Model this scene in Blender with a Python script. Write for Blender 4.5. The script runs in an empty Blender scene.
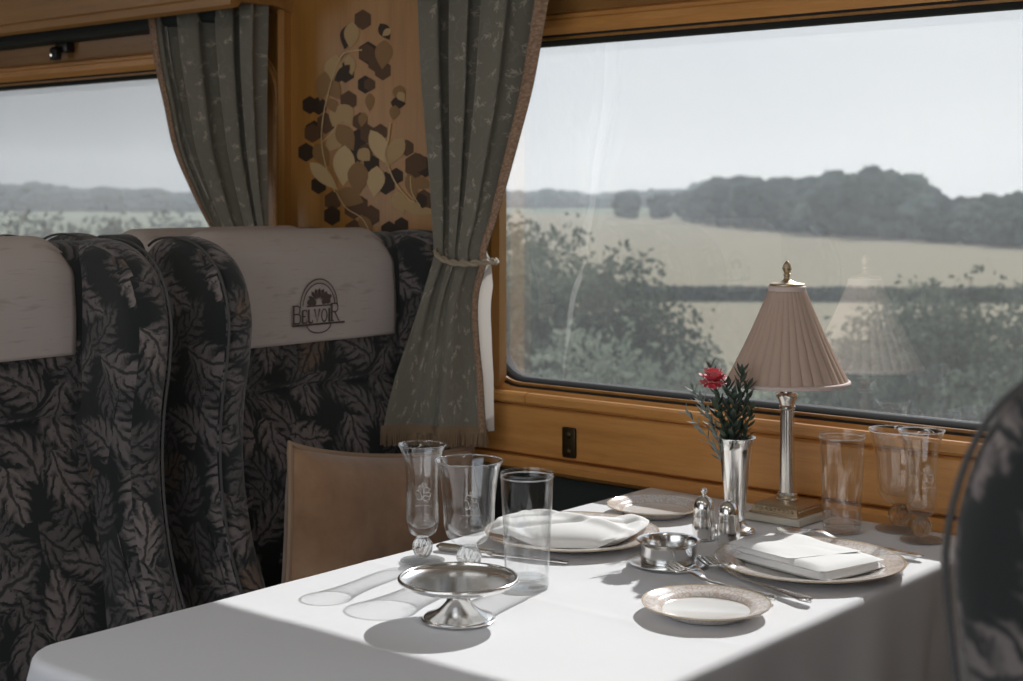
import bpy, bmesh, math, random
from math import sin, cos, pi, radians, sqrt, hypot, atan2
from mathutils import Vector, Matrix, noise
random.seed(7)
S = bpy.context.scene
COL = S.collection
TH = .75                      # table height

# ---------------------------------------------------------------- camera: sits by the aisle, looks across the table
FOC, YAW, EYE, U0, V0 = 1500., radians(40.32), 1.25, 511.5, 192.
FX, FY, RX, RY = -sin(YAW), cos(YAW), cos(YAW), sin(YAW)
cd = bpy.data.cameras.new('camera'); cam = bpy.data.objects.new('camera', cd); COL.objects.link(cam)
cd.sensor_width = 36; cd.lens = FOC / 1023 * 36
cd.shift_y = -(340.5 - V0) / 1023
cam.location = (0, 0, EYE); cam.rotation_euler = (pi / 2, 0, YAW)
cd.clip_start = .05; cd.clip_end = 4000
cd.dof.use_dof = True; cd.dof.focus_distance = 2.05; cd.dof.aperture_fstop = 8
S.camera = cam


def ray(u):
    k = (u - U0) / FOC
    return FX + k * RX, FY + k * RY


def on_table(u, v, z=TH):     # world point on the horizontal plane z seen at a pixel
    r = ray(u); t = (EYE - z) * FOC / (v - V0)
    return Vector((r[0] * t, r[1] * t, z))


def on_wall(u, v, y):         # world point on the plane y
    r = ray(u); t = y / r[1]
    return Vector((r[0] * t, y, EYE - (v - V0) * t / FOC))


def out_at(u, d):             # ground position at depth d
    r = ray(u)
    return r[0] * d, r[1] * d


# ---------------------------------------------------------------- materials
class NT:
    def __init__(s, name):
        s.mat = bpy.data.materials.new(name); s.mat.use_nodes = True
        s.t = s.mat.node_tree; s.t.nodes.clear()
        s.out = s.t.nodes.new('ShaderNodeOutputMaterial')

    def n(s, typ, ins=None, **props):
        nd = s.t.nodes.new(typ)
        for k, v in props.items(): setattr(nd, k, v)
        for k, v in (ins or {}).items(): s.set(nd.inputs[k], v)
        return nd

    def set(s, sock, v):
        if isinstance(v, bpy.types.NodeSocket): s.t.links.new(v, sock)
        elif isinstance(v, bpy.types.Node): s.t.links.new(v.outputs[0], sock)
        else:
            if isinstance(v, tuple) and len(v) == 3 and sock.type == 'RGBA': v = (*v, 1)
            sock.default_value = v

    def m(s, op, a, b=None, c=None, clamp=False):
        nd = s.n('ShaderNodeMath', operation=op, use_clamp=clamp)
        for i, x in enumerate((a, b, c)):
            if x is not None: s.set(nd.inputs[i], x)
        return nd.outputs[0]

    def vm(s, op, a, b=None, scale=None):
        nd = s.n('ShaderNodeVectorMath', operation=op)
        s.set(nd.inputs[0], a)
        if b is not None: s.set(nd.inputs[1], b)
        if scale is not None: s.set(nd.inputs['Scale'], scale)
        return nd.outputs[1] if op in ('LENGTH', 'DISTANCE', 'DOT_PRODUCT') else nd.outputs[0]

    def sstep(s, x, lo, hi, a=0., b=1.):
        nd = s.n('ShaderNodeMapRange', {0: x, 1: lo, 2: hi, 3: a, 4: b}, interpolation_type='SMOOTHSTEP')
        return nd.outputs[0]

    def mix(s, f, a, b):
        nd = s.n('ShaderNodeMix', data_type='RGBA')
        s.set(nd.inputs[0], f); s.set(nd.inputs[6], a); s.set(nd.inputs[7], b)
        return nd.outputs[2]

    def obj(s): return s.n('ShaderNodeTexCoord').outputs['Object']
    def uv(s): return s.n('ShaderNodeTexCoord').outputs['UV']
    def noise(s, vec, scale, detail=3, rough=.5, out=0):
        return s.n('ShaderNodeTexNoise', {'Vector': vec, 'Scale': scale, 'Detail': detail, 'Roughness': rough}).outputs[out]
    def mapping(s, vec, scale=(1, 1, 1), loc=(0, 0, 0), rot=(0, 0, 0)):
        return s.n('ShaderNodeMapping', {'Vector': vec, 'Scale': scale, 'Location': loc, 'Rotation': rot}).outputs[0]
    def ramp(s, f, stops):
        nd = s.n('ShaderNodeValToRGB', {0: f}); cr = nd.color_ramp
        while len(cr.elements) < len(stops): cr.elements.new(.5)
        for e, (p, c) in zip(cr.elements, stops): e.position = p; e.color = (*c, 1)
        return nd.outputs[0]
    def bump(s, h, strength=.3, dist=.002):
        return s.n('ShaderNodeBump', {'Height': h, 'Strength': strength, 'Distance': dist}).outputs[0]
    def bsdf(s, **ins):
        nd = s.n('ShaderNodeBsdfPrincipled')
        for k, v in ins.items(): s.set(nd.inputs[k.replace('_', ' ')], v)
        s.t.links.new(nd.outputs[0], s.out.inputs[0]); return nd
    def surf(s, sh): s.t.links.new(sh if isinstance(sh, bpy.types.NodeSocket) else sh.outputs[0], s.out.inputs[0])


M = {}


def plain(name, col, rough=.6, metal=0., **kw):
    t = NT(name); t.bsdf(Base_Color=col, Roughness=rough, Metallic=metal, **kw); M[name] = t.mat; return t


def wood(name, c0, c1, c2, axis='x', rough=.38):
    t = NT(name); o = t.obj()
    sc = {'x': (1.2, 14, 14), 'z': (14, 14, 1.0)}[axis]
    v = t.mapping(o, sc)
    n1 = t.noise(v, 2.2, 6, .62)
    w = t.noise(t.mapping(o, tuple(a * 5 for a in sc)), 4, 4, .6)
    f = t.m('ADD', t.m('MULTIPLY', n1, .8), t.m('MULTIPLY', w, .22))
    c = t.ramp(f, [(.3, c0), (.5, c1), (.72, c2)])
    t.bsdf(Base_Color=c, Roughness=rough, Coat_Weight=.12, Coat_Roughness=.3, Normal=t.bump(w, .06, .001)); M[name] = t.mat


wood('honey_wood', (.43, .19, .05), (.60, .28, .08), (.70, .36, .115))
wood('honey_wood_upright', (.26, .112, .026), (.36, .165, .036), (.42, .20, .05), 'z')
wood('pelmet_wood', (.22, .10, .03), (.31, .15, .043), (.37, .19, .06))
plain('gasket_rubber', (.028, .028, .029), .8, Specular_IOR_Level=.1)
plain('dark_metal', (.035, .033, .03), .4, .6)
plain('carpet_dark', (.035, .04, .04), .95)
plain('heater_dark', (.022, .030, .028), .8)
plain('cream_ceiling', (.62, .58, .50), .7)
plain('wall_paint', (.30, .22, .14), .6)
plain('outer_shell', (.12, .05, .045), .4)
plain('bronze_plate', (.055, .036, .016), .45, .7)


def silver(name, col=(.86, .85, .83), rough=.13):
    t = NT(name); n = t.noise(t.obj(), 60, 3)
    t.bsdf(Base_Color=col, Metallic=1., Roughness=t.m('ADD', rough, t.m('MULTIPLY', n, .08))); M[name] = t.mat


silver('silver'); silver('satin_silver', (.80, .77, .72), .2); silver('brass', (.56, .45, .31), .36)


def glass_thin():
    t = NT('bowl_glass')
    lw = t.n('ShaderNodeLayerWeight', {'Blend': .5})
    edge = t.m('POWER', lw.outputs['Facing'], 3.2)
    tr = t.n('ShaderNodeBsdfTransparent', {'Color': t.mix(edge, (.985, .988, .988), (.90, .915, .92))})
    gl = t.n('ShaderNodeBsdfGlossy', {'Color': (1, 1, 1), 'Roughness': .03})
    f = t.m('ADD', t.m('MULTIPLY', t.m('POWER', lw.outputs['Facing'], 2.6), .62), .05, clamp=True)
    t.surf(t.n('ShaderNodeMixShader', {0: f, 1: tr, 2: gl})); M['bowl_glass'] = t.mat
    t = NT('solid_glass')
    g = t.n('ShaderNodeBsdfGlass', {'Color': (.97, .98, .98), 'Roughness': .01, 'IOR': 1.5})
    tr = t.n('ShaderNodeBsdfTransparent', {'Color': (.98, .985, .985)})
    t.surf(t.n('ShaderNodeMixShader', {0: .5, 1: g, 2: tr})); M['solid_glass'] = t.mat
    t = NT('etched_glass')
    d = t.n('ShaderNodeBsdfDiffuse', {'Color': (.85, .86, .86)})
    tl = t.n('ShaderNodeBsdfTranslucent', {'Color': (.85, .86, .86)})
    x = t.n('ShaderNodeMixShader', {0: .5, 1: d, 2: tl})
    tr = t.n('ShaderNodeBsdfTransparent')
    t.surf(t.n('ShaderNodeMixShader', {0: .28, 1: tr, 2: x})); M['etched_glass'] = t.mat


glass_thin()


def pane_mat():
    t = NT('dusty_window_glass'); o = t.obj()
    tr = t.n('ShaderNodeBsdfTransparent', {'Color': (.90, .92, .92)})
    gl = t.n('ShaderNodeBsdfGlossy', {'Color': (.95, .97, .97), 'Roughness': .012})
    fr = t.n('ShaderNodeFresnel', {'IOR': 1.75})
    a = t.n('ShaderNodeMixShader', {0: t.m('MULTIPLY', fr, 2.3, clamp=True), 1: tr, 2: gl})
    dust = t.n('ShaderNodeBsdfTranslucent', {'Color': (.92, .95, .97)})
    n1 = t.noise(o, 2.5, 4, .6); n2 = t.noise(o, 260, 2)
    sp = t.sstep(n2, .66, .74, 0., .05)
    f = t.m('ADD', t.m('ADD', t.m('MULTIPLY', n1, .06), .022), sp)
    t.surf(t.n('ShaderNodeMixShader', {0: f, 1: a, 2: dust})); M['pane'] = t.mat


pane_mat()


def leaf_layer(t, uv, scale, off, L=.56, W=.27):
    """one leaf per Voronoi cell: returns mask, vein shade, random colour"""
    p = t.mapping(uv, (scale, scale, scale), off)
    wob = t.vm('SCALE', t.vm('SUBTRACT', t.noise(p, 2.2, 3, .6, 1), (.5, .5, .5)), scale=.34)
    p = t.vm('MULTIPLY', t.vm('ADD', p, wob), (1, 1, 0))
    vo = t.n('ShaderNodeTexVoronoi', {'Vector': p, 'Scale': 1., 'Randomness': .75}, voronoi_dimensions='2D')
    rnd = vo.outputs['Color']
    sep = t.n('ShaderNodeSeparateColor', {0: rnd})
    loc = t.vm('SUBTRACT', p, vo.outputs['Position'])
    rot = t.n('ShaderNodeVectorRotate', {'Vector': loc, 'Angle': t.m('MULTIPLY', sep.outputs[0], 6.283)}, rotation_type='Z_AXIS').outputs[0]
    xy = t.n('ShaderNodeSeparateXYZ', {0: rot})
    y = xy.outputs[1]
    x = t.m('ADD', xy.outputs[0], t.m('MULTIPLY', t.m('MULTIPLY', y, y), .35))       # curved midrib
    ax = t.m('ABSOLUTE', x)
    q = t.m('DIVIDE', t.m('ADD', y, .08), L)
    hw = t.m('MULTIPLY', t.m('SUBTRACT', 1., t.m('MULTIPLY', q, q)), W)
    saw = t.m('FRACT', t.m('MULTIPLY', t.m('SUBTRACT', y, t.m('MULTIPLY', ax, .9)), 4.3))
    hw = t.m('ADD', hw, t.m('MULTIPLY', t.m('SUBTRACT', saw, .5), .13))
    mask = t.sstep(t.m('SUBTRACT', hw, ax), -.01, .045)
    vein = t.m('MULTIPLY', t.sstep(saw, .48, .86), t.sstep(ax, .01, .16))
    vein2 = t.m('SUBTRACT', 1., t.sstep(ax, .012, .04))
    dark = t.m('MAXIMUM', vein, t.m('MULTIPLY', vein2, .85))
    edge = t.m('SUBTRACT', 1., t.sstep(t.m('SUBTRACT', hw, ax), .0, .13))
    shade = t.m('SUBTRACT', 1., t.m('MAXIMUM', dark, t.m('MULTIPLY', edge, .75)), clamp=True)
    return mask, shade, sep


def seat_fabric():
    t = NT('leaf_tapestry'); uv = t.uv()
    strokes = t.noise(t.mapping(uv, (95, 95, 95)), 1., 3, .6)
    ground = (.010, .013, .013)
    mB, sB, cB = leaf_layer(t, uv, 11.5, (3.3, 7.1, 0), .72, .42)
    mA, sA, cA = leaf_layer(t, uv, 10.5, (0, 0, 0), .66, .36)
    tintB = t.mix(cB.outputs[1], (.085, .077, .077), (.125, .106, .103))
    tintA = t.mix(cA.outputs[1], (.145, .124, .121), (.215, .18, .172))
    tintA = t.mix(t.sstep(cA.outputs[2], .86, .93), tintA, (.15, .10, .072))
    fB = t.m('MULTIPLY', mB, t.m('MULTIPLY', sB, t.sstep(strokes, .30, .50)))
    fA = t.m('MULTIPLY', sA, t.sstep(strokes, .27, .46))
    c = t.mix(fB, ground, tintB)
    c = t.mix(mA, c, t.mix(fA, ground, tintA))
    fine = t.noise(uv, 700, 2)
    t.bsdf(Base_Color=c, Roughness=.92, Sheen_Weight=.25, Sheen_Roughness=.5, Normal=t.bump(fine, .25, .0012)); M['tapestry'] = t.mat
    t = NT('wing_piping'); t.bsdf(Base_Color=(.075, .072, .07), Roughness=.8); M['piping'] = t.mat


seat_fabric()


def curtain_fabric():
    t = NT('sprigged_brocade'); uv = t.uv()
    base = t.mix(t.noise(uv, 9, 3), (.135, .126, .098), (.178, .163, .127))
    scr = t.noise(t.mapping(uv, (20, 20, 20)), 1., 2, .5)
    line = t.m('SUBTRACT', 1., t.sstep(t.m('ABSOLUTE', t.m('SUBTRACT', t.m('FRACT', t.m('MULTIPLY', scr, 5.)), .5)), .02, .1))
    base = t.mix(t.m('MULTIPLY', line, .45), base, (.21, .20, .165))
    for k, (sc, off) in enumerate(((20, (0, 0, 0)), (23, (5.3, 2.1, 0)))):
        mk, sh, cc = leaf_layer(t, uv, sc, off, .27, .085)
        on = t.sstep(cc.outputs[2], .35, .4)
        base = t.mix(t.m('MULTIPLY', t.m('MULTIPLY', mk, on), .62), base, (.42, .375, .30))
    fine = t.noise(uv, 900, 2)
    t.bsdf(Base_Color=base, Roughness=.75, Sheen_Weight=.2, Normal=t.bump(fine, .2, .001)); M['curtain'] = t.mat
    t = NT('curtain_lining')
    d = t.n('ShaderNodeBsdfDiffuse', {'Color': (.74, .71, .68)}); l = t.n('ShaderNodeBsdfTranslucent', {'Color': (.6, .55, .5)})
    t.surf(t.n('ShaderNodeMixShader', {0: .3, 1: d, 2: l})); M['lining'] = t.mat
    t = NT('edge_braid'); n = t.n('ShaderNodeTexVoronoi', {'Vector': t.uv(), 'Scale': 220.})
    t.bsdf(Base_Color=t.mix(n.outputs[0], (.42, .27, .18), (.18, .11, .07)), Roughness=.85, Normal=t.bump(n.outputs[0], .5, .002)); M['braid'] = t.mat
    t = NT('fringe_yarn'); n = t.noise(t.mapping(t.uv(), (320, 20, 1)), 1., 2)
    t.bsdf(Base_Color=t.mix(n, (.30, .20, .12), (.13, .09, .055)), Roughness=.9); M['fringe'] = t.mat
    t = NT('twisted_cord'); t.bsdf(Base_Color=(.34, .28, .20), Roughness=.7); M['cord'] = t.mat


curtain_fabric()


def linens():
    t = NT('white_linen'); o = t.obj(); n = t.noise(o, 900, 2); n2 = t.noise(o, 14, 3)
    t.bsdf(Base_Color=(.755, .76, .785), Roughness=.85, Sheen_Weight=.1, Normal=t.bump(t.m('ADD', t.m('MULTIPLY', n, .25), t.m('MULTIPLY', n2, 2.)), .25, .002)); M['linen'] = t.mat
    t = NT('napkin_linen'); n = t.noise(t.obj(), 700, 2)
    t.bsdf(Base_Color=(.84, .84, .835), Roughness=.8, Normal=t.bump(n, .15, .001)); M['napkin'] = t.mat
    t = NT('antimacassar_linen'); uv = t.uv()
    slub = t.noise(t.mapping(uv, (18, 170, 1)), 1., 4, .65)
    st = t.noise(t.mapping(uv, (9, 30, 1), (3, 1, 0)), 1., 3, .6)
    c = t.mix(t.sstep(slub, .55, .75), (.50, .435, .405), (.40, .335, .305))
    c = t.mix(t.sstep(st, .6, .72, 0., .6), c, (.33, .27, .24))
    t.bsdf(Base_Color=c, Roughness=.9, Normal=t.bump(slub, .15, .001)); M['antimacassar'] = t.mat
    t = NT('emblem_ink'); t.bsdf(Base_Color=(.095, .07, .062), Roughness=.9); M['ink'] = t.mat
    t = NT('brown_suede'); o = t.obj(); n = t.noise(o, 9, 4, .6); f = t.noise(o, 300, 2)
    t.bsdf(Base_Color=t.ramp(n, [(.3, (.21, .105, .048)), (.55, (.31, .175, .092)), (.75, (.39, .245, .15))]), Roughness=.8, Sheen_Weight=.4, Normal=t.bump(f, .2, .001)); M['suede'] = t.mat
    t = NT('cushion_cord'); t.bsdf(Base_Color=(.30, .20, .13), Roughness=.75); M['cushion_cord'] = t.mat


linens()


def china():
    t = NT('rose_band_china'); o = t.obj()
    sx = t.n('ShaderNodeSeparateXYZ', {0: o})
    r = t.m('SQRT', t.m('ADD', t.m('MULTIPLY', sx.outputs[0], sx.outputs[0]), t.m('MULTIPLY', sx.outputs[1], sx.outputs[1])))
    attr = t.n('ShaderNodeAttribute', attribute_type='OBJECT', attribute_name='rim_radius').outputs['Fac']
    q = t.m('DIVIDE', r, attr)
    band = t.m('MULTIPLY', t.sstep(q, .685, .70), t.m('SUBTRACT', 1., t.sstep(q, .955, .97)))
    v = t.n('ShaderNodeTexVoronoi', {'Vector': o, 'Scale': 150.}, feature='DISTANCE_TO_EDGE').outputs[0]
    nn = t.noise(o, 75, 3)
    pat = t.m('MULTIPLY', t.m('SUBTRACT', 1., t.sstep(v, .04, .16)), t.sstep(nn, .36, .5))
    c = t.mix(t.m('MULTIPLY', band, .4), (.83, .82, .80), (.74, .66, .60))
    c = t.mix(t.m('MULTIPLY', band, pat), c, (.66, .53, .47))
    gold = t.m('ADD', t.sstep(q, .965, .975), t.m('MULTIPLY', t.sstep(q, .672, .68), t.m('SUBTRACT', 1., t.sstep(q, .69, .70))), clamp=True)
    c = t.mix(t.m('MULTIPLY', gold, .75), c, (.50, .36, .20))
    t.bsdf(Base_Color=c, Roughness=.18, Coat_Weight=.4, Coat_Roughness=.08); M['china'] = t.mat


china()
t = NT('pleated_silk')
_d = t.n('ShaderNodeBsdfDiffuse', {'Color': (.73, .585, .49)}); _l = t.n('ShaderNodeBsdfTranslucent', {'Color': (.73, .57, .47)})
t.surf(t.n('ShaderNodeMixShader', {0: .33, 1: _d, 2: _l})); M['shade'] = t.mat
plain('shade_trim', (.66, .54, .50), .7)
plain('pale_stone', (.60, .56, .48), .5)
plain('pink_petal', (.72, .10, .14), .55)
plain('pale_petal', (.80, .30, .30), .55)
plain('stem_green', (.055, .085, .055), .6)
plain('sprig_green', (.07, .10, .075), .6)
plain('silver_leaf', (.24, .28, .26), .65)
for nm, c in (('inlay_dark', (.045, .027, .017)), ('inlay_brown', (.105, .055, .028)), ('inlay_pale', (.44, .29, .14)), ('inlay_cream', (.54, .38, .20)), ('inlay_mid', (.26, .145, .06))):
    plain(nm, c, .5, Specular_IOR_Level=.2)


def foliage(name, c0, c1, tr=.3, sc=1.3):
    t = NT(name); n = t.noise(t.obj(), sc, 4)
    i = t.n('ShaderNodeObjectInfo').outputs['Random']
    c = t.mix(t.sstep(n, .3, .7), c0, c1)
    c = t.mix(t.m('MULTIPLY', i, .8), c, tuple(x * .7 for x in c0))
    d = t.n('ShaderNodeBsdfDiffuse', {'Color': c}); l = t.n('ShaderNodeBsdfTranslucent', {'Color': c})
    t.surf(t.n('ShaderNodeMixShader', {0: tr, 1: d, 2: l})); M[name] = t.mat


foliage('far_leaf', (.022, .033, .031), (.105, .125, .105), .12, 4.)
foliage('ridge_leaf', (.115, .135, .13), (.155, .175, .165), .15)  # lightened leaf tone: distance haze is put into the base colour
foliage('bush_leaf', (.04, .055, .042), (.17, .195, .15), .35)  # wide tone range puts the leaves' sky glints into the colour
foliage('pale_leaf', (.17, .20, .15), (.25, .27, .21), .35)
plain('bark', (.09, .07, .05), .9)


def ground_mats():
    for nm, c0, c1, sc in (('embankment_grass', (.08, .10, .06), (.13, .145, .09), .35), ('gold_field', (.155, .134, .09), (.20, .172, .115), .05), ('green_field', (.13, .145, .105), (.17, .18, .13), .05)):
        t = NT(nm); n = t.noise(t.obj(), sc, 6, .65); n2 = t.noise(t.mapping(t.obj(), (.02, .3, 1)), 2, 3)
        t.bsdf(Base_Color=t.mix(t.m('MULTIPLY', t.m('ADD', n, n2), .5), c0, c1), Roughness=1.); t.mat.node_tree.nodes['Principled BSDF'].inputs['Specular IOR Level'].default_value = .1
        M[nm] = t.mat


ground_mats()


# ---------------------------------------------------------------- mesh helpers
def tag(o, label=None, cat=None, group=None, kind=None):
    if label: o['label'] = label
    if cat: o['category'] = cat
    if group: o['group'] = group
    if kind: o['kind'] = kind
    return o


def empty(name, loc, label, cat, group=None, rz=0.):
    o = bpy.data.objects.new(name, None); COL.objects.link(o)
    o.location = loc; o.rotation_euler = (0, 0, rz); o.empty_display_size = .05
    return tag(o, label, cat, group)


class B:
    """collects shapes and links them as one mesh object"""
    def __init__(s): s.V = []; s.F = []; s.MI = []; s.UV = []; s.mi = 0

    def add(s, V, F, uv=None):
        o = len(s.V); s.V += [tuple(v) for v in V]
        for f in F: s.F.append(tuple(i + o for i in f)); s.MI.append(s.mi)
        s.UV += (uv if uv else [None] * len(V)); return s

    def box(s, x0, x1, y0, y1, z0, z1, bev=0., seg=2, xf=None):
        bm = bmesh.new(); bmesh.ops.create_cube(bm, size=1)
        for v in bm.verts: v.co = Vector(((x0 + x1) / 2 + v.co.x * (x1 - x0), (y0 + y1) / 2 + v.co.y * (y1 - y0), (z0 + z1) / 2 + v.co.z * (z1 - z0)))
        if bev: bmesh.ops.bevel(bm, geom=list(bm.edges), offset=bev, segments=seg, affect='EDGES', profile=.5)
        if xf:
            for v in bm.verts: v.co = xf(v.co)
        bm.verts.index_update()
        s.add([v.co for v in bm.verts], [[v.index for v in f.verts] for f in bm.faces]); bm.free(); return s

    def loft(s, rings, closed=True, cap=True, uvs=None):
        n = len(rings[0]); V = [p for r in rings for p in r]; F = []
        for i in range(len(rings) - 1):
            for j in range(n if closed else n - 1):
                k = (j + 1) % n
                F.append((i * n + j, i * n + k, (i + 1) * n + k, (i + 1) * n + j))
        if cap and closed:
            F.append(tuple(reversed(range(n)))); F.append(tuple((len(rings) - 1) * n + j for j in range(n)))
        return s.add(V, F, [u for r in uvs for u in r] if uvs else None)

    def lathe(s, prof, n=40, c=(0, 0, 0), mod=None, loop=False):
        V = []; F = []; idx = []
        for (r, z) in prof:
            if r < 1e-6: idx.append([len(V)]); V.append((c[0], c[1], c[2] + z))
            else:
                idx.append(list(range(len(V), len(V) + n)))
                for j in range(n):
                    a = 2 * pi * j / n; q = r * (mod(a, z) if mod else 1)
                    V.append((c[0] + q * cos(a), c[1] + q * sin(a), c[2] + z))
        pairs = list(zip(idx[:-1], idx[1:])) + ([(idx[-1], idx[0])] if loop else [])
        for a, b in pairs:
            if len(a) == 1 and len(b) == 1: continue
            for j in range(n):
                k = (j + 1) % n
                if len(a) == 1: F.append((a[0], b[k], b[j]))
                elif len(b) == 1: F.append((a[j], a[k], b[0]))
                else: F.append((a[j], a[k], b[k], b[j]))
        return s.add(V, F)

    def tube(s, pts, r, n=8, closed=False, twist=0.):
        pts = [Vector(p) for p in pts]; N = len(pts); rings = []; up = None
        for i, p in enumerate(pts):
            a = pts[(i - 1) % N] if closed or i else p; b = pts[(i + 1) % N] if closed or i < N - 1 else p
            t = (b - a).normalized()
            if up is None: up = Vector((0, 0, 1)) if abs(t.z) < .9 else Vector((1, 0, 0))
            sd = t.cross(up).normalized(); up = sd.cross(t).normalized()
            rr = r(i / max(1, N - 1)) if callable(r) else r
            rings.append([p + sd * (rr * cos(2 * pi * j / n)) + up * (rr * sin(2 * pi * j / n)) for j in range(n)])
        if closed: rings.append(rings[0])
        return s.loft(rings, True, not closed)

    def grid(s, fn, nu, nv, uv=None):
        V = [fn(i / nu, j / nv) for j in range(nv + 1) for i in range(nu + 1)]
        F = [(j * (nu + 1) + i, j * (nu + 1) + i + 1, (j + 1) * (nu + 1) + i + 1, (j + 1) * (nu + 1) + i) for j in range(nv) for i in range(nu)]
        return s.add(V, F, [uv(i / nu, j / nv) for j in range(nv + 1) for i in range(nu + 1)] if uv else None)

    def xform(s, f): s.V = [tuple(f(Vector(v))) for v in s.V]; return s

    def build(s, name, mats, parent=None, angle=40, boxuv=False, smooth=True, fix=True):
        me = bpy.data.meshes.new(name); me.from_pydata(s.V, [], s.F)
        for m in (mats if isinstance(mats, (list, tuple)) else [mats]): me.materials.append(M[m])
        me.polygons.foreach_set('material_index', s.MI)
        if fix:
            bm = bmesh.new(); bm.from_mesh(me); bmesh.ops.recalc_face_normals(bm, faces=bm.faces); bm.to_mesh(me); bm.free()
        if any(u is not None for u in s.UV) or boxuv:
            ul = me.uv_layers.new(name='UVMap').data
            for p in me.polygons:
                nx, ny, nz = (abs(c) for c in p.normal)
                for li in p.loop_indices:
                    vi = me.loops[li].vertex_index; u = s.UV[vi]
                    if u is None:
                        c = me.vertices[vi].co
                        u = (c.y + .31, c.z) if nx >= ny and nx >= nz * .8 else ((c.x, c.z + .37) if ny >= nz else (c.y + .31, c.x + 1.17))
                    ul[li].uv = u
        if smooth:
            me.polygons.foreach_set('use_smooth', [True] * len(me.polygons))
            me.set_sharp_from_angle(angle=radians(angle))
        me.update()
        o = bpy.data.objects.new(name, me); COL.objects.link(o)
        if parent: o.parent = parent
        return o


def dup(root, loc=None, rz=None, label=None, group=None):
    c = root.copy(); COL.objects.link(c)
    if loc is not None: c.location = loc
    if rz is not None: c.rotation_euler = (0, 0, rz)
    if label: c['label'] = label
    if group: c['group'] = group
    for ch in list(root.children):
        d = ch.copy(); COL.objects.link(d); d.parent = c
        for g in list(ch.children):
            e = g.copy(); COL.objects.link(e); e.parent = d
    return c


def smooth_poly(P, n=6, closed=False):
    out = []; N = len(P)
    for i in range(N if closed else N - 1):
        g = lambda k: P[k % N] if closed else P[max(0, min(N - 1, k))]
        p0, p1, p2, p3 = g(i - 1), g(i), g(i + 1), g(i + 2)
        for k in range(n):
            t = k / n
            out.append(tuple(.5 * (2 * b + (c - a) * t + (2 * a - 5 * b + 4 * c - d) * t * t + (3 * b - a - 3 * c + d) * t ** 3) for a, b, c, d in zip(p0, p1, p2, p3)))
    if not closed: out.append(tuple(P[-1]))
    return out


def lerp_table(x, T):
    if x <= T[0][0]: return T[0][1]
    for (a, p), (b, q) in zip(T, T[1:]):
        if x <= b: return p + (q - p) * (x - a) / (b - a)
    return T[-1][1]


def struct(o): o['kind'] = 'structure'; return o


# ================================================================ THE CARRIAGE SHELL
X0, X1, YB = -6.4, 2.4, -.62
WX0, WX1, WZ0, WZ1, WR = -1.862, -.48, .902, 1.522, .08
PITCH = 2.0
struct(B().box(X0, X1, YB, 2.17, -.06, 0).build('floor', 'carpet_dark', smooth=False))
# shallow arched ceiling
rings = []
for k in range(25):
    a = k / 24; y = YB + (2.17 - YB) * a; z = 2.02 + .34 * sin(pi * a)
    rings.append([(X0, y, z), (X1, y, z), (X1, y, z + .05), (X0, y, z + .05)])
struct(B().loft(rings).build('ceiling', 'cream_ceiling'))


def rrect(x0, x1, z0, z1, r, off=0., n=9):
    P = []; R = r + off
    for cx, cz, a0 in ((x1 - r, z1 - r, 0), (x0 + r, z1 - r, 90), (x0 + r, z0 + r, 180), (x1 - r, z0 + r, 270)):
        for k in range(n + 1):
            a = radians(a0 + 90 * k / n); P.append((cx + R * cos(a), cz + R * sin(a)))
    return P


def holed_wall(name, x0, x1, z0, z1, holes, y0, y1, mat):
    cu = bpy.data.curves.new(name, 'CURVE'); cu.dimensions = '2D'; cu.fill_mode = 'BOTH'; cu.extrude = (y1 - y0) / 2
    for P in [[(x0, z0), (x1, z0), (x1, z1), (x0, z1)]] + holes:
        sp = cu.splines.new('POLY'); sp.points.add(len(P) - 1); sp.use_cyclic_u = True
        for q, p in zip(sp.points, P): q.co = (p[0], p[1], 0, 1)
    tmp = bpy.data.objects.new('tmp', cu); COL.objects.link(tmp)
    dg = bpy.context.evaluated_depsgraph_get(); me = bpy.data.meshes.new_from_object(tmp.evaluated_get(dg)); me.name = name
    bpy.data.objects.remove(tmp)
    for v in me.vertices: v.co = Vector((v.co.x, (y0 + y1) / 2 - v.co.z, v.co.y))
    me.materials.clear(); me.materials.append(M[mat])
    o = bpy.data.objects.new(name, me); COL.objects.link(o); return struct(o)


holes = [rrect(WX0 + k * PITCH - .004, WX1 + k * PITCH + .004, WZ0 - .004, WZ1 + .004, WR + .004) for k in (-2, -1, 0, 1)]
holed_wall('wall_back', X0, X1, 0, 2.06, holes, 2.125, 2.17, 'honey_wood_upright')
holesB = [rrect(a, b, .72, 1.92, WR) for a, b in ((-6.2, -4.5), (-1.88, -.05), (.9, 2.2))]
holed_wall('wall_front', X0, X1, 0, 2.06, holesB, YB - .05, YB, 'wall_paint')
struct(B().box(X0 - .05, X0, YB, 2.17, 0, 2.36).build('wall_left', 'wall_paint', smooth=False))
struct(B().box(X1, X1 + .05, YB, 2.17, 0, 2.36).build('wall_right', 'wall_paint', smooth=False))


def sweep(path_fn, prof):
    """profile [(offset outwards, y)] swept round the window opening"""
    rings = [[(x, y, z) for (x, z) in path_fn(o)] for (o, y) in prof]
    rings.append(rings[0])
    return rings


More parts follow.
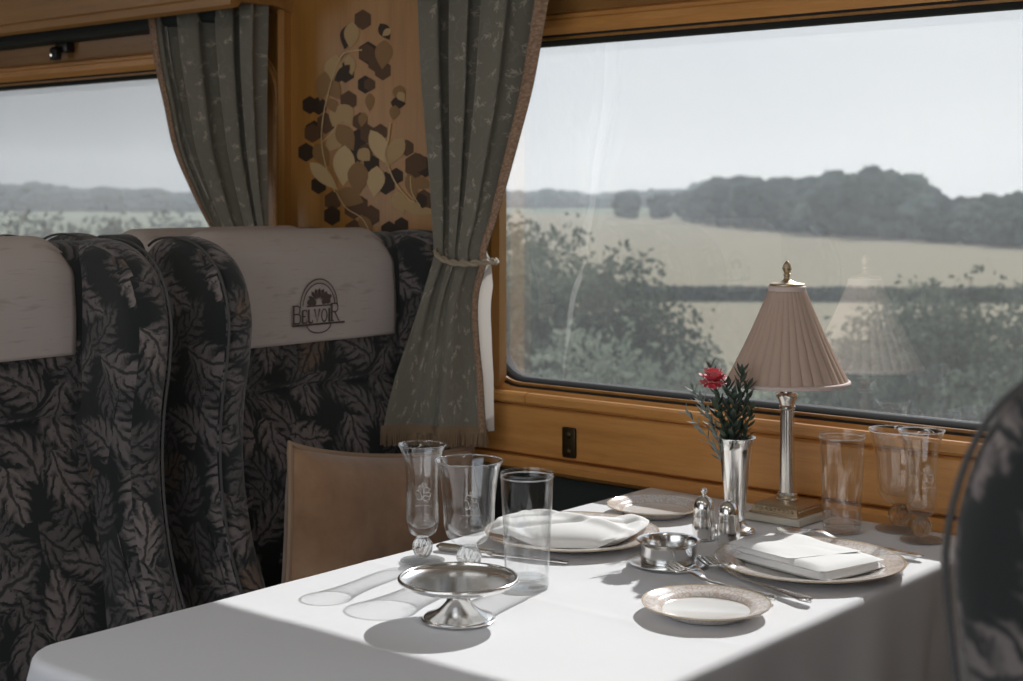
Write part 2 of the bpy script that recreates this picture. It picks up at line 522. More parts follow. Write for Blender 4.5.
def window(n, dx):
    pf = lambda o: rrect(WX0 + dx, WX1 + dx, WZ0, WZ1, WR, o)
    w = B().loft([r for r in sweep(pf, [(.012, 2.118), (.024, 2.108), (.036, 2.106), (.040, 2.110), (.046, 2.110), (.052, 2.118), (.052, 2.126), (.012, 2.126)])], True, False)
    root = struct(w.build('window_%d' % n, 'honey_wood', angle=30))
    B().loft(sweep(pf, [(-.003, 2.173), (-.003, 2.140), (.003, 2.132), (.008, 2.132), (.009, 2.120), (.0135, 2.117), (.0135, 2.173)]), True, False).build('gasket', 'gasket_rubber', root)
    p = pf(.003)
    g = B(); g.add([(x, 2.150, z) for x, z in p], [tuple(range(len(p)))])
    g.build('glass_pane', 'pane', root, smooth=False)
    return root


window(1, 0); window(2, -PITCH); window(3, PITCH)


def extrude_x(x0, x1, prof, steps=1):
    return B().loft([[(x0 + (x1 - x0) * k / steps, y, z) for y, z in prof] for k in range(steps + 1)])


# boards above the windows: header, moulding
tn = [0]


def trim(b, mat, angle=30):
    tn[0] += 1
    return struct(b.build('trim_%d' % tn[0], mat, angle=angle))


for xa, xb in ((X0 + .1, -2.506), (-1.814, X1 - .1)):
    trim(extrude_x(xa, xb, [(2.124, 1.572), (2.113, 1.572), (2.110, 1.578), (2.110, 1.70), (2.124, 1.70)]), 'pelmet_wood')
# sill band under the windows, split where the joint shows, and the long board with its lower moulding
for xa, xb in ((-6.2, -3.79), (-3.785, -1.745), (-1.742, .25), (.255, 2.3)):
    trim(extrude_x(xa, xb, [(2.124, .884), (2.098, .884), (2.092, .880), (2.092, .868), (2.098, .863), (2.124, .863)]), 'honey_wood')
board = trim(extrude_x(-2.0, -.32, [(2.124, .860), (2.104, .860), (2.099, .856), (2.099, .775), (2.104, .771), (2.124, .771)]), 'honey_wood')
pl = B().box(-1.66, -1.630, 2.094, 2.0995, .778, .832, .004).build('lock_plate', 'bronze_plate', board)
pl['label'] = 'dark bronze plate'
b = B()
for z in (.798, .815, .83): b.lathe([(0, .004), (.005, .003), (.006, 0)], 12)
b2 = B()
for z in (.790, .820):
    b2.lathe([(.007, 0), (.007, .002), (.004, .005), (0, .006)], 14, mod=None)
    k = len(b2.V) - 43
    b2.V[k:] = [(-1.644 + v[0], 2.094 - v[2], z + v[1]) for v in b2.V[k:]]
b2.build('lock_screw', 'bronze_plate', board)
trim(extrude_x(-2.0, -.32, [(2.124, .769), (2.090, .769), (2.084, .763), (2.086, .750), (2.096, .744), (2.124, .744)]), 'honey_wood')
trim(extrude_x(X0, X1, [(2.124, .735), (2.114, .735), (2.114, .05), (2.124, .05)]), 'heater_dark')
# pillar mouldings either side of the marquetry panel
for xa in (-2.505, -1.905):
    p = [(0, 2.124), (0, 2.104), (.012, 2.098), (.022, 2.104), (.026, 2.112), (.062, 2.112), (.066, 2.104), (.076, 2.098), (.09, 2.104), (.09, 2.124)]
    trim(B().loft([[(xa + a, y, .89) for a, y in p], [(xa + a, y, 1.70) for a, y in p]]), 'honey_wood_upright', 25)
# pelmets: box with a moulded lower edge, one over each window
for dx in (0, -PITCH):
    xa, xb = WX0 + dx - .50 + .0, WX1 + dx + .07
    if dx == 0: xa = WX0 - .10
    pr = [(2.124, 1.628), (2.085, 1.640), (1.985, 1.640), (1.975, 1.628), (1.962, 1.625), (1.956, 1.632), (1.957, 1.648), (1.966, 1.655), (1.968, 1.80), (2.124, 1.80)]
    trim(extrude_x(xa, xb, pr), 'pelmet_wood')
for xa, xb in ((-3.92, -2.53),):
    trim(extrude_x(xa, xb, [(2.108, 1.616), (2.035, 1.616), (2.028, 1.622), (2.028, 1.637), (2.108, 1.637)]), 'heater_dark')
latch = B().box(-3.250, -3.195, 2.088, 2.112, 1.592, 1.618, .004)
latch.box(-3.247, -3.218, 2.070, 2.092, 1.572, 1.606, .008, 3)
lt = latch.build('window_latch', 'dark_metal'); tag(lt, 'small black catch on the wooden header above the far window', 'latch')
lb = B().lathe([(0, 0), (.006, .001), (.006, .004), (0, .006)], 12); lb.xform(lambda v: Vector((-3.232 + v.x, 2.070 - v.z, 1.586 + v.y))); lb.build('latch_screw', 'silver', lt)

# ---------------------------------------------------------------- marquetry on the pillar panel between the windows
YM = 2.1235
panel = struct(B().box(-2.415, -1.905, YM, 2.1249, .89, 1.70).build('trim_20', 'honey_wood_upright', smooth=False))


def mp(cx, cy):               # marquetry drawing coordinates -> panel
    return on_wall(280 + cx * .3527, cy * .3524, YM)


mb = B()


LIFT = [0.]


def flat(P, mi, lift):
    LIFT[0] += 1.2e-5; lift = .0003 + LIFT[0]
    mb.mi = mi; mb.add([(p.x, YM - lift, p.z) for p in P], [tuple(range(len(P)))])


def leafm(x, y, ang, L, W, mi, lift=.0006):
    L *= 1.08; W *= 1.2 if mi > 1 else 1
    c, s_ = cos(radians(ang)), sin(radians(ang)); pts = []
    for sd in (1, -1):
        for k in range(9):
            q = k / 8 if sd == 1 else 1 - k / 8
            w = W * sin(pi * q ** .8) * .5 * sd
            pts.append((x + (q - .5) * L * c - w * s_, y + (q - .5) * L * s_ + w * c))
    flat([mp(a, b_) for a, b_ in pts], mi, lift)


def hexm(x, y, r, mi, rot=0, lift=.0004, sq=1.1):
    flat([mp(x + r * cos(radians(rot + 60 * k)), y + r * sq * sin(radians(rot + 60 * k))) for k in range(6)], mi, lift)


def stemm(P, w=3.2, mi=3, lift=.0024):
    P = smooth_poly(P, 8)
    mb.mi = mi
    V = []
    for i, (a, b_) in enumerate(P):
        p = P[max(0, i - 1)]; q = P[min(len(P) - 1, i + 1)]; d = hypot(q[0] - p[0], q[1] - p[1]) or 1
        nx, ny = -(q[1] - p[1]) / d * w / 2, (q[0] - p[0]) / d * w / 2
        for sg in (1, -1):
            e = mp(a + sg * nx, b_ + sg * ny); V.append((e.x, YM - lift, e.z))
    mb.add(V, [(2 * i, 2 * i + 1, 2 * i + 3, 2 * i + 2) for i in range(len(P) - 1)])


for x, y, r in ((235, 56, 27), (250, 150, 30), (242, 240, 24), (292, 200, 26), (85, 298, 24), (110, 300, 24), (97, 372, 28), (74, 432, 25), (130, 350, 28), (228, 345, 24), (222, 395, 27), (250, 380, 25), (285, 375, 22), (360, 420, 22), (385, 470, 34), (413, 474, 27), (260, 465, 25), (300, 520, 30), (150, 570, 26), (148, 612, 26), (258, 612, 28), (318, 290, 0.1), (186, 205, 28), (195, 285, 26), (110, 525, 24), (408, 570, 30), (330, 500, 22), (215, 440, 25), (270, 180, 22), (212, 655, 30), (310, 655, 26), (345, 640, 22), (400, 570, 20)):
    hexm(x, y, r, 0 if (x * 7 + y) % 3 else 1, 30)
for x, y, r in ((247, 150, 24), (92, 378, 25), (245, 430, 22), (395, 462, 25), (210, 590, 30), (255, 240, 18), (180, 390, 26), (230, 580, 22)):
    hexm(x, y, r, 1, 30, .00055)
for x, y, a, L, W, mi in ((190, 105, 100, 66, 40, 0), (203, 100, 95, 70, 36, 2), (298, 90, 60, 50, 34, 0), (294, 155, 95, 78, 42, 4), (303, 92, 140, 30, 16, 2), (150, 200, 105, 85, 42, 2), (200, 185, 80, 55, 26, 2), (175, 212, 130, 70, 30, 0), (122, 245, 100, 80, 38, 4), (155, 255, 60, 60, 36, 4), (162, 330, 110, 60, 40, 2), (187, 325, 60, 62, 44, 2), (150, 300, 70, 40, 26, 4), (338, 265, 100, 45, 32, 4), (336, 293, 5, 40, 34, 0), (345, 275, 60, 30, 20, 2), (325, 320, 100, 40, 26, 4), (160, 395, 130, 90, 44, 2), (188, 390, 60, 80, 44, 4), (182, 470, 92, 108, 52, 3), (125, 500, 45, 105, 34, 3), (285, 420, 62, 108, 42, 3), (325, 432, 122, 92, 40, 2), (272, 515, 95, 82, 44, 3), (120, 440, 60, 70, 40, 4), (222, 505, 90, 90, 50, 4), (340, 575, 75, 66, 34, 2), (380, 590, 30, 80, 30, 2), (375, 530, 75, 74, 30, 4), (405, 520, 15, 55, 30, 4), (255, 290, 90, 48, 22, 4), (235, 340, 100, 40, 22, 4), (420, 600, 10, 40, 18, 2), (200, 560, 20, 76, 46, 4), (245, 640, 60, 60, 30, 4), (240, 440, 45, 42, 34, 2)):
    leafm(x, y, a, L, W, mi, .0007 + .0001 * (mi > 1))
stemm([(235, 142), (205, 145), (180, 155), (160, 190)]); stemm([(160, 190), (140, 260), (125, 330), (120, 400), (132, 470), (158, 545)])
stemm([(120, 405), (150, 375), (162, 355)], 3); stemm([(315, 350), (308, 400), (300, 440), (325, 510), (358, 555), (380, 575)], 4)
stemm([(372, 500), (376, 545), (400, 585)], 3); stemm([(162, 545), (190, 590), (235, 620), (262, 670)], 3)
mb.build('marquetry', ['inlay_dark', 'inlay_brown', 'inlay_pale', 'inlay_cream', 'inlay_mid'], panel, smooth=False, fix=False)['label'] = 'inlaid dark and cream leaves and stems'


# ================================================================ SEATS
def puffed(P, y0, y1, rnd, steps=6, bulge=0.):
    """outline P [(x,z)] extruded in y with rounded edges"""
    n = len(P); cx = sum(p[0] for p in P) / n; cz = sum(p[1] for p in P) / n
    area = sum(P[i][0] * P[(i + 1) % n][1] - P[(i + 1) % n][0] * P[i][1] for i in range(n)); sg = 1 if area > 0 else -1
    N = []
    for i in range(n):
        a, c = P[i - 1], P[(i + 1) % n]; dx, dz = c[0] - a[0], c[1] - a[1]; d = hypot(dx, dz) or 1
        N.append((dz / d * sg, -dx / d * sg))
    seq = [(y0 + rnd * (1 - sin(pi / 2 * k / steps)), rnd * (1 - cos(pi / 2 * k / steps))) for k in range(steps, -1, -1)]
    seq = [(y0 + rnd * (1 - cos(pi / 2 * k / steps)), rnd * (1 - sin(pi / 2 * k / steps))) for k in range(steps + 1)]
    seq += [(y1 - (y - y0), o) for y, o in reversed(seq)]
    rings = [[(p[0] - q[0] * o, y, p[1] - q[1] * o) for p, q in zip(P, N)] for y, o in seq]
    inner = [[(cx + (x - cx) * .6, yy, cz + (z - cz) * .6) for x, yy, z in r] for r in ([(x, y0 - bulge, z) for x, y, z in rings[0]], [(x, y1 + bulge, z) for x, y, z in rings[-1]])]
    return [inner[0]] + rings + [inner[1]]


SW = .60
WING = smooth_poly([(-.11, .45), (-.11, .75), (-.11, 1.0), (-.10, 1.10), (-.06, 1.163), (.0, 1.178), (.07, 1.167), (.124, 1.128), (.150, 1.06), (.147, .99), (.134, .92), (.129, .85), (.136, .77), (.160, .68), (.20, .60), (.23, .54), (.23, .47), (.18, .44), (.05, .44)], 5, True)
BACK = [(-.04, .44), (-.13, .46), (-.135, .8), (-.13, 1.08), (-.115, 1.14), (-.07, 1.17), (-.02, 1.172), (.004, 1.14), (.012, 1.09), (.013, 1.02), (.012, .93), (-.006, .903), (.012, .878), (.033, .82), (.055, .74), (.075, .62), (.085, .52), (.06, .45)]
FRONT = [(.004, 1.14), (.012, 1.09), (.013, 1.02), (.010, .95)]


def emblem(parent, x, yc, zc):
    e = B(); w = .061

    def P2(a, b_): return (x, yc + a * w, zc + b_ * w)

    def line(pts, th=.018, cl=False):
        n = len(pts); V = []
        for i, (a, b_) in enumerate(pts):
            p = pts[i - 1] if i or cl else pts[0]; q = pts[(i + 1) % n] if i < n - 1 or cl else pts[-1]
            d = hypot(q[0] - p[0], q[1] - p[1]) or 1; nx, ny = -(q[1] - p[1]) / d * th, (q[0] - p[0]) / d * th
            V += [P2(a + nx, b_ + ny), P2(a - nx, b_ - ny)]
        e.add(V, [(2 * i, 2 * i + 1, 2 * ((i + 1) % n) + 1, 2 * ((i + 1) % n)) for i in range(n if cl else n - 1)])

    def poly(pts): e.add([P2(*p) for p in pts], [tuple(range(len(pts)))])
    arch = lambda r, ry, a0, a1: [(r * cos(radians(a0 + (a1 - a0) * k / 40)), ry * sin(radians(a0 + (a1 - a0) * k / 40)) + .02) for k in range(41)]
    line(arch(.72, .80, 0, 180), .017); line(arch(.62, .68, 4, 176), .017)
    line([(-1.02, -.48), (1.02, -.48)], .028)
    line([(.46 * cos(radians(a)), -.50 + .24 * sin(radians(a))) for a in range(180, 361, 12)], .017)
    # fruit and leaves
    random.seed(3)
    for bx, by, r in ((-.34, .16, .12), (-.2, .14, .1), (.2, .16, .1), (.34, .18, .12), (.3, .33, .09), (.42, .30, .08), (.18, .3, .08)):
        poly([(bx + r * cos(radians(k * 36)), by + r * .8 * sin(radians(k * 36))) for k in range(10)])
    for a in (150, 128, 108, 88, 66, 48, 30):
        L = .48; c, s_ = cos(radians(a)), sin(radians(a)); px, py = .0, .12
        poly([(px + c * L * q - s_ * ww, py + s_ * L * q * .95 + c * ww) for q, ww in ((.25, 0), (.55, .05), (.8, .06), (1, 0), (.8, -.05), (.55, -.05))])
    poly([(-.5, .07), (.5, .07), (.46, .03), (-.46, .03)])
    # lettering BELVOIR: large B and R, small capitals between
    y0 = -.42
    G = {'B': ([[(0, 0), (0, 1)], [(0, 1), (.45, 1), (.58, .88), (.58, .64), (.45, .53), (0, .53)], [(.45, .53), (.64, .42), (.64, .12), (.48, 0), (0, 0)]], .66),
         'E': ([[(0, 0), (0, 1)], [(0, 1), (.5, 1), (.5, .84)], [(0, .52), (.38, .52)], [(0, 0), (.54, 0), (.54, .18)]], .56),
         'L': ([[(0, 0), (0, 1)], [(-.1, 1), (.12, 1)], [(0, 0), (.5, 0), (.5, .2)]], .52),
         'V': ([[(0, 1), (.33, 0), (.66, 1)], [(-.1, 1), (.12, 1)], [(.54, 1), (.76, 1)]], .68),
         'O': ([[(.36 + .36 * cos(radians(a)), .5 + .5 * sin(radians(a))) for a in range(0, 361, 30)]], .72),
         'I': ([[(.06, 0), (.06, 1)], [(-.06, 1), (.18, 1)], [(-.06, 0), (.18, 0)]], .14),
         'R': ([[(0, 0), (0, 1)], [(0, 1), (.45, 1), (.6, .88), (.6, .64), (.45, .52), (0, .52)], [(.3, .52), (.68, 0), (.8, 0)]], .7)}
    cx = -.97
    for ch, h in (('B', .50), ('E', .36), ('L', .36), ('V', .36), ('O', .36), ('I', .36), ('R', .50)):
        strokes, adv = G[ch]; k = h * .80
        for si, st in enumerate(strokes):
            vert = si == 0 and ch in 'BELIR'
            line([(cx + a * k, y0 + b_ * h) for a, b_ in st], .036 if vert else .021)
        if ch in 'BR':
            for yy in (y0, y0 + h): line([(cx - .05, yy), (cx + .09, yy)], .018)
        cx += adv * k + .075
    ob = e.build('emblem', 'ink', parent, smooth=False, fix=False)
    for p in ob.data.polygons: pass
    ob['label'] = 'printed arched fruit emblem reading BELVOIR'


def make_seat(loc, label, printed=True):
    root = empty('wing_seat', loc, label, 'seat', 'wing-backed train seats')
    P = smooth_poly(BACK, 4, True)
    B().loft(puffed(P, .045, SW - .045, .02)).build('backrest', 'tapestry', root, 50, True)
    for ya, yb in ((0, .072), (SW - .072, SW)):
        w = B().loft(puffed(WING, ya, yb, .034, 8, .003)).build('wing', 'tapestry', root, 60, True)
        n = len(WING); pts = []
        for yy in ((ya + .010,) if ya < .1 else (yb - .010,)):
            b = B(); cut = [p for p in WING if p[1] > .46 and (p[0] > -.09)]
            cut.sort(key=lambda p: 0)
            i0 = min(range(n), key=lambda i: hypot(WING[i][0] + .06, WING[i][1] - 1.163))
            seqp = [WING[(i0 + k) % n] for k in range(n)]
            seqp = [p for p in seqp if p[1] > .47 and p[0] > -.07]
            b.tube([(p[0] * .985, yy, p[1] * .9985) for p in seqp], .0022, 6)
            b.build('piping', 'piping', w)
    # seat base and squab
    B().box(-.10, .44, .03, SW - .03, .0, .26, .02).build('seat_base', 'carpet_dark', root)
    c = B().box(.05, .50, .05, SW - .05, .26, .455, .045, 5); c.xform(lambda v: Vector((v.x, v.y, v.z + (.015 * sin(pi * (v.y - .05) / (SW - .1)) if v.z > .4 else 0))))
    c.build('seat_cushion', 'tapestry', root, 50, True)
    # linen cloth over the head of the seat
    path = smooth_poly([(-.140, 1.00), (-.139, 1.08), (-.123, 1.148), (-.07, 1.179), (-.02, 1.1805), (.012, 1.145), (.0205, 1.09), (.0215, 1.04), (.021, .985)], 6)
    ya, yb = .070, SW - .088
    d = [0]
    for p, q in zip(path, path[1:]): d.append(d[-1] + hypot(q[0] - p[0], q[1] - p[1]))
    m = len(path) - 1

    def fn(a, b_):
        i = min(m, int(round(b_ * m))); x, z = path[i]
        y = ya + (yb - ya) * a
        edge = min(a, 1 - a) * (yb - ya)
        top = max(0., (z - 1.10) / .08)
        k = max(0., 1 - edge / .045)
        z -= .030 * top * k * k; x += .0015 * sin(a * 17 + z * 40) * (1 if b_ > .7 else .3)
        return (x - .012 * k * k * (1 if b_ > .55 else -1) * .4, y, z)
    cb = B().grid(fn, 44, m, lambda a, b_: (ya + (yb - ya) * a, d[min(m, int(round(b_ * m)))]))
    cl = cb.build('antimacassar', 'antimacassar', root, 60)
    sol = cl.modifiers.new('thickness', 'SOLIDIFY'); sol.thickness = .0025; sol.offset = -1
    emblem(cl, .0245, .312, 1.046)
    return root


s1 = make_seat((-2.0, 1.49, 0), 'leaf-patterned wing seat with printed linen head cloth, behind the brown cushion')
s2 = dup(s1, (-2.0, .80, 0), None, 'leaf-patterned wing seat cut by the left edge of the frame, aisle side')
_c = [c for c in s2.children if c.name.startswith('antimacassar')][0]; _c.scale = (1, 1, .91); _c.location.z = 1.18 * .09
s3 = dup(s1, (-.2145, 1.40, 0), pi, 'dark leaf-patterned wing seat cut off at the right of the frame, backing the camera')
s3['label'] = 'dark blurred wing seat edge cut off at the right of the picture, beside the goblets'
s4 = dup(s1, (-2.30, 2.09, 0), pi, 'wing seat backing onto the seat with the printed cloth, only its top showing')
s5 = dup(s1, (-2.30, 1.40, 0), pi, 'wing seat backing onto the leftmost seat, only its top showing')

# ---------------------------------------------------------------- brown cushion leaning on the seat back
def cushion(c, w, h, t, rz, tilt, label):
    root = empty('cushion', c, label, 'cushion', rz=rz)
    R = Matrix.Rotation(tilt, 4, 'Y') @ Matrix.Translation((0, -w / 2, h)) @ Matrix.Rotation(radians(-8), 4, 'X') @ Matrix.Translation((0, w / 2, -h))

    def shape(a, b_, sg):
        u, v = 2 * a - 1, 2 * b_ - 1
        pin = 1 - .11 * (1 - u * u) ** .7 * (abs(v) ** 3); pin2 = 1 - .05 * (1 - v * v) * (abs(u) ** 3)
        th = t * max(0., (1 - u ** 4) * (1 - v ** 4)) ** .55
        n = .006 * noise.noise(Vector((u * 2, v * 2, sg * 3)))
        q = R @ Vector((sg * (th / 2 + n * (1 - u * u) * (1 - v * v)), u * w / 2 * pin2, h / 2 + v * h / 2 * pin))
        q.z = max(q.z, .006 + .02 * (1 - b_) * 0)
        return q
    b = B()
    b.grid(lambda a, q: shape(a, q, 1), 36, 36); b.grid(lambda a, q: shape(a, q, -1), 36, 36)
    b.build('cover', 'suede', root, 80)
    edge = [shape(k / 30, 0, 0) for k in range(30)] + [shape(1, k / 30, 0) for k in range(30)] + [shape(1 - k / 30, 1, 0) for k in range(30)] + [shape(0, 1 - k / 30, 0) for k in range(30)]
    B().tube(edge, .0055, 7, True).build('piping', 'cushion_cord', root)


cushion((-1.79, 1.815, .468), .46, .385, .12, radians(3), radians(-4), 'brown suede cushion with corded edge propped on the seat')


# ================================================================ CURTAINS
def make_curtain(mirror, label, tie_label):
    #       v,   uL,  uR,  yL,   yR,  amp
    rows = [(-45, 420, 577, 2.045, 2.045, .030), (0, 423, 562, 2.045, 2.045, .030), (50, 425, 552, 2.045, 2.04, .029), (100, 428, 541, 2.04, 2.03, .027), (170, 433, 519, 2.03, 2.02, .022), (215, 434, 504, 2.005, 2.01, .015), (250, 434, 490, 1.985, 2.0, .008), (262, 433, 490, 1.98, 2.0, .008), (300, 421, 481, 1.955, 2.01, .012), (350, 407, 480, 1.94, 2.015, .016), (400, 394, 482, 1.93, 2.02, .018), (432, 388, 484, 1.925, 2.02, .020)]
    if mirror:       # this one sweeps the other way: its leading edge comes first
        rows = [(-40, 266, 154, 2.05, 2.05, .030), (15, 265, 161, 2.05, 2.05, .030), (60, 264, 167, 2.05, 2.045, .029), (100, 264, 175, 2.045, 2.035, .027), (150, 265, 184, 2.035, 2.02, .022), (200, 267, 203, 2.01, 2.005, .016), (232, 268, 216, 1.985, 2.0, .008), (244, 268, 217, 1.98, 2.0, .008), (280, 276, 214, 1.955, 2.0, .012), (330, 286, 210, 1.94, 2.0, .016), (392, 296, 207, 1.925, 2.0, .02)]
    L = []
    for v, ul, ur, yl, yr, am in rows:
        a, b = on_wall(ul, v, yl), on_wall(ur, v, yr); L.append((a.x, a.y, b.x, b.y, (a.z + b.z) / 2, am))
    L = smooth_poly(L, 6)
    m = len(L) - 1
    def mir(p): return Vector(p)

    def cloth(s, q, off=0.):
        xl, yl, xr, yr, z, am = L[min(m, int(round(q * m)))]
        low = max(0., min(1., (1.12 - z) / .2))
        ph = 2 * pi * (3.7 * s + .30 * sin(4 * s) + .53)
        fold = (2 * abs(cos(ph / 2)) ** .75 - 1) * (1 - low) + low * (.55 * cos(2 * pi * (1.5 * s + .1)) + .25 * cos(2 * pi * 3.2 * s))
        sh = sin(2 * ph) * .010 * (1 - low)
        x = xl + (xr - xl) * s + sh * (xr - xl) / .25
        y = yl + (yr - yl) * s - am * fold - .010 * cos(ph * .31) * (1 - low)
        return mir((x, y + off, z))
    zt = L[0][4]
    uvf = lambda s, q: (s * .62, L[min(m, int(round(q * m)))][4])
    o0 = cloth(.5, 0); root = empty('curtain', (o0.x, o0.y, L[-1][4]), label, 'curtain', 'brocade curtains tied back at the window pillar')
    loc = root.location.copy()
    sub = lambda f: (lambda s, q: f(s, q) - loc)
    c = B().grid(sub(cloth), 150, m, uvf).build('fabric', 'curtain', root, 80)
    # lining turned back along the leading edge: a strip behind, wrapping past the edge
    def lin(s, q):
        p = cloth(1 - .16 * (1 - s), q, .010)
        z = L[min(m, int(round(q * m)))][4]
        low = max(0., min(1., (1.16 - z) / .08))
        dx = (-.026 + .037 * low * (1 - .35 * max(0, min(1, (1.0 - z) / .2)))) * s ** 4
        return p + Vector(((-dx if mirror else dx), .012 * s ** 3, 0)) - loc
    B().grid(lin, 60, m).build('lining', 'lining', root, 80)['label'] = 'white lining'
    # edge braid
    def br(s, q):
        return cloth((.97 if mirror else .935) + (.032 if mirror else .067) * s, q, -.003 - .003 * sin(pi * s)) - loc
    B().grid(br, 6, m, lambda s, q: (s * .025, L[min(m, int(round(q * m)))][4])).build('edge_braid', 'braid', root, 80)
    # fringe along the hem: strands
    f = B()
    for k in range(110):
        s = k / 109; p = cloth(s, 1) - loc
        for j in range(2):
            d = Vector((random.uniform(-.003, .003), random.uniform(-.004, .002), 0)); q = p + Vector((0, -.002 + .003 * j, .006))
            f.tube([q, q + d * .5 + Vector((0, 0, -.014)), q + d + Vector((0, 0, -.028 - random.uniform(0, .005)))], .0016, 5)
    bandf = lambda s, q: cloth(s, 1, -.004) - loc + Vector((0, 0, .012 - .014 * q))
    f.grid(bandf, 100, 2, lambda s, q: (s, q))
    f.build('fringe', 'fringe', root)
    # twisted tie-back cord: two strands round the gathered cloth, ending at a hook on the pillar
    it = 38; xl, yl, xr, yr, z, am = L[it]
    path = []
    for k in range(61):
        a = pi * 1.02 + (pi * 1.96) * k / 60
        px = (xl + xr) / 2 + cos(a) * (abs(xr - xl) / 2 + .004); py = (yl + yr) / 2 + .012 + sin(a) * .040
        path.append(mir((px, py, z + .010 * cos(a - pi) - .006 + .006 * cos(2 * a))))
    tb = B()
    for k in range(2):
        P = []
        for i, p in enumerate(path):
            for sft in (0,):
                t_ = i * .9 + k * pi; P.append(p + Vector((0, .0032 * cos(t_), .0032 * sin(t_))))
        tb.tube(P, .0036, 7)
    hook = mir((xl - .02, 2.11, z + .004))
    tb.tube([path[0], (path[0] + hook) / 2 + Vector((0, 0, .006)), hook], .004, 7)
    tag(tb.build('curtain_tieback', 'cord'), tie_label, 'tieback')
    return root


make_curtain(False, 'grey-green sprigged curtain beside the large window, tied back over its fringe', 'twisted tan cord gathering the curtain beside the large window')
make_curtain(True, 'shaded sprigged curtain hanging below the wooden pelmet at the far window', 'twisted cord holding the far curtain behind the seats')


# ================================================================ TABLE AND CLOTH
TX0, TX1, TY0, TY1 = -1.462, -.872, .895, 2.088
tbl = empty('dining_table', ((TX0 + TX1) / 2, (TY0 + TY1) / 2, 0), 'dining table hidden under the white tablecloth', 'table')
lc = Vector(tbl.location)
B().box(TX0 + .02 - lc.x, TX1 - .02 - lc.x, TY0 + .02 - lc.y, TY1 - .004 - lc.y, TH - .035, TH - .004, .006).build('tabletop', 'honey_wood', tbl)
B().box(-.05, .05, -.42, -.36, .0, TH - .035, .01).box(-.09, .09, -.44, -.34, 0, .03, .01).build('leg', 'dark_metal', tbl)
B().box(-.25, .25, TY1 - lc.y - .05, TY1 - lc.y - .01, TH - .12, TH - .035, .005).build('wall_bracket', 'dark_metal', tbl)


def cloth_pt(px, py):
    """flat cloth point -> draped point; no overhang on the wall side"""
    rc = .055
    qx = max(TX0 + rc, min(TX1 - rc, px)); qy = max(TY0 + rc, min(TY1 + 1, py))
    dx, dy = px - qx, py - qy; d = hypot(dx, dy)
    if d <= rc * .999 or d == 0:
        n = Vector((px * 9, py * 9, 0))
        # soft folds pressed into the linen and small rumples
        z = .0010 * noise.noise(n) + .0007 * max(0, 1 - abs(px + 1.165) / .01) + .0008 * max(0, 1 - abs(py - 1.42) / .012)
        return Vector((px, py, TH + max(-.0005, z)))
    nx, ny = dx / d, dy / d; ex = d - rc; r = .010
    bx, by = qx + nx * rc, qy + ny * rc
    if ex < r * pi / 2:
        a = ex / r; return Vector((bx + nx * r * sin(a) * .8, by + ny * r * sin(a) * .8, TH - r * (1 - cos(a))))
    h = ex - r * pi / 2
    per = bx * 1.0 - by * 1.0 + atan2(ny, nx) * .12
    w = (.012 * sin(per * 17 + 1) + .008 * sin(per * 41)) * min(1, h / .16)
    corner = min(abs(nx), abs(ny)) * 1.4
    w += corner * .03 * min(1, h / .1) * sin(atan2(ny, nx) * 8)
    o = r * .8 + w + .008 * h + .012
    o = r * .8 + max(-.006, w) * .8 + .03 * h
    return Vector((bx + nx * o, by + ny * o, TH - r - h))


OH = .30
xs = [TX0 - OH + (TX1 - TX0 + 2 * OH) * i / 190 for i in range(191)]
ys = [TY0 - OH + (TY1 - TY0 + OH) * j / 220 for j in range(221)]
cb = B(); cb.grid(lambda a, b_: cloth_pt(xs[int(round(a * 190))], ys[int(round(b_ * 220))]), 190, 220)
tc = cb.build('tablecloth', 'linen', None, 80)
sol = tc.modifiers.new('thickness', 'SOLIDIFY'); sol.thickness = .0016; sol.offset = -1
tag(tc, 'white linen tablecloth draped over the window table', 'tablecloth')
Z = TH + .0015


# ================================================================ GLASSES
def dense(p, n=5): return smooth_poly(p, n)


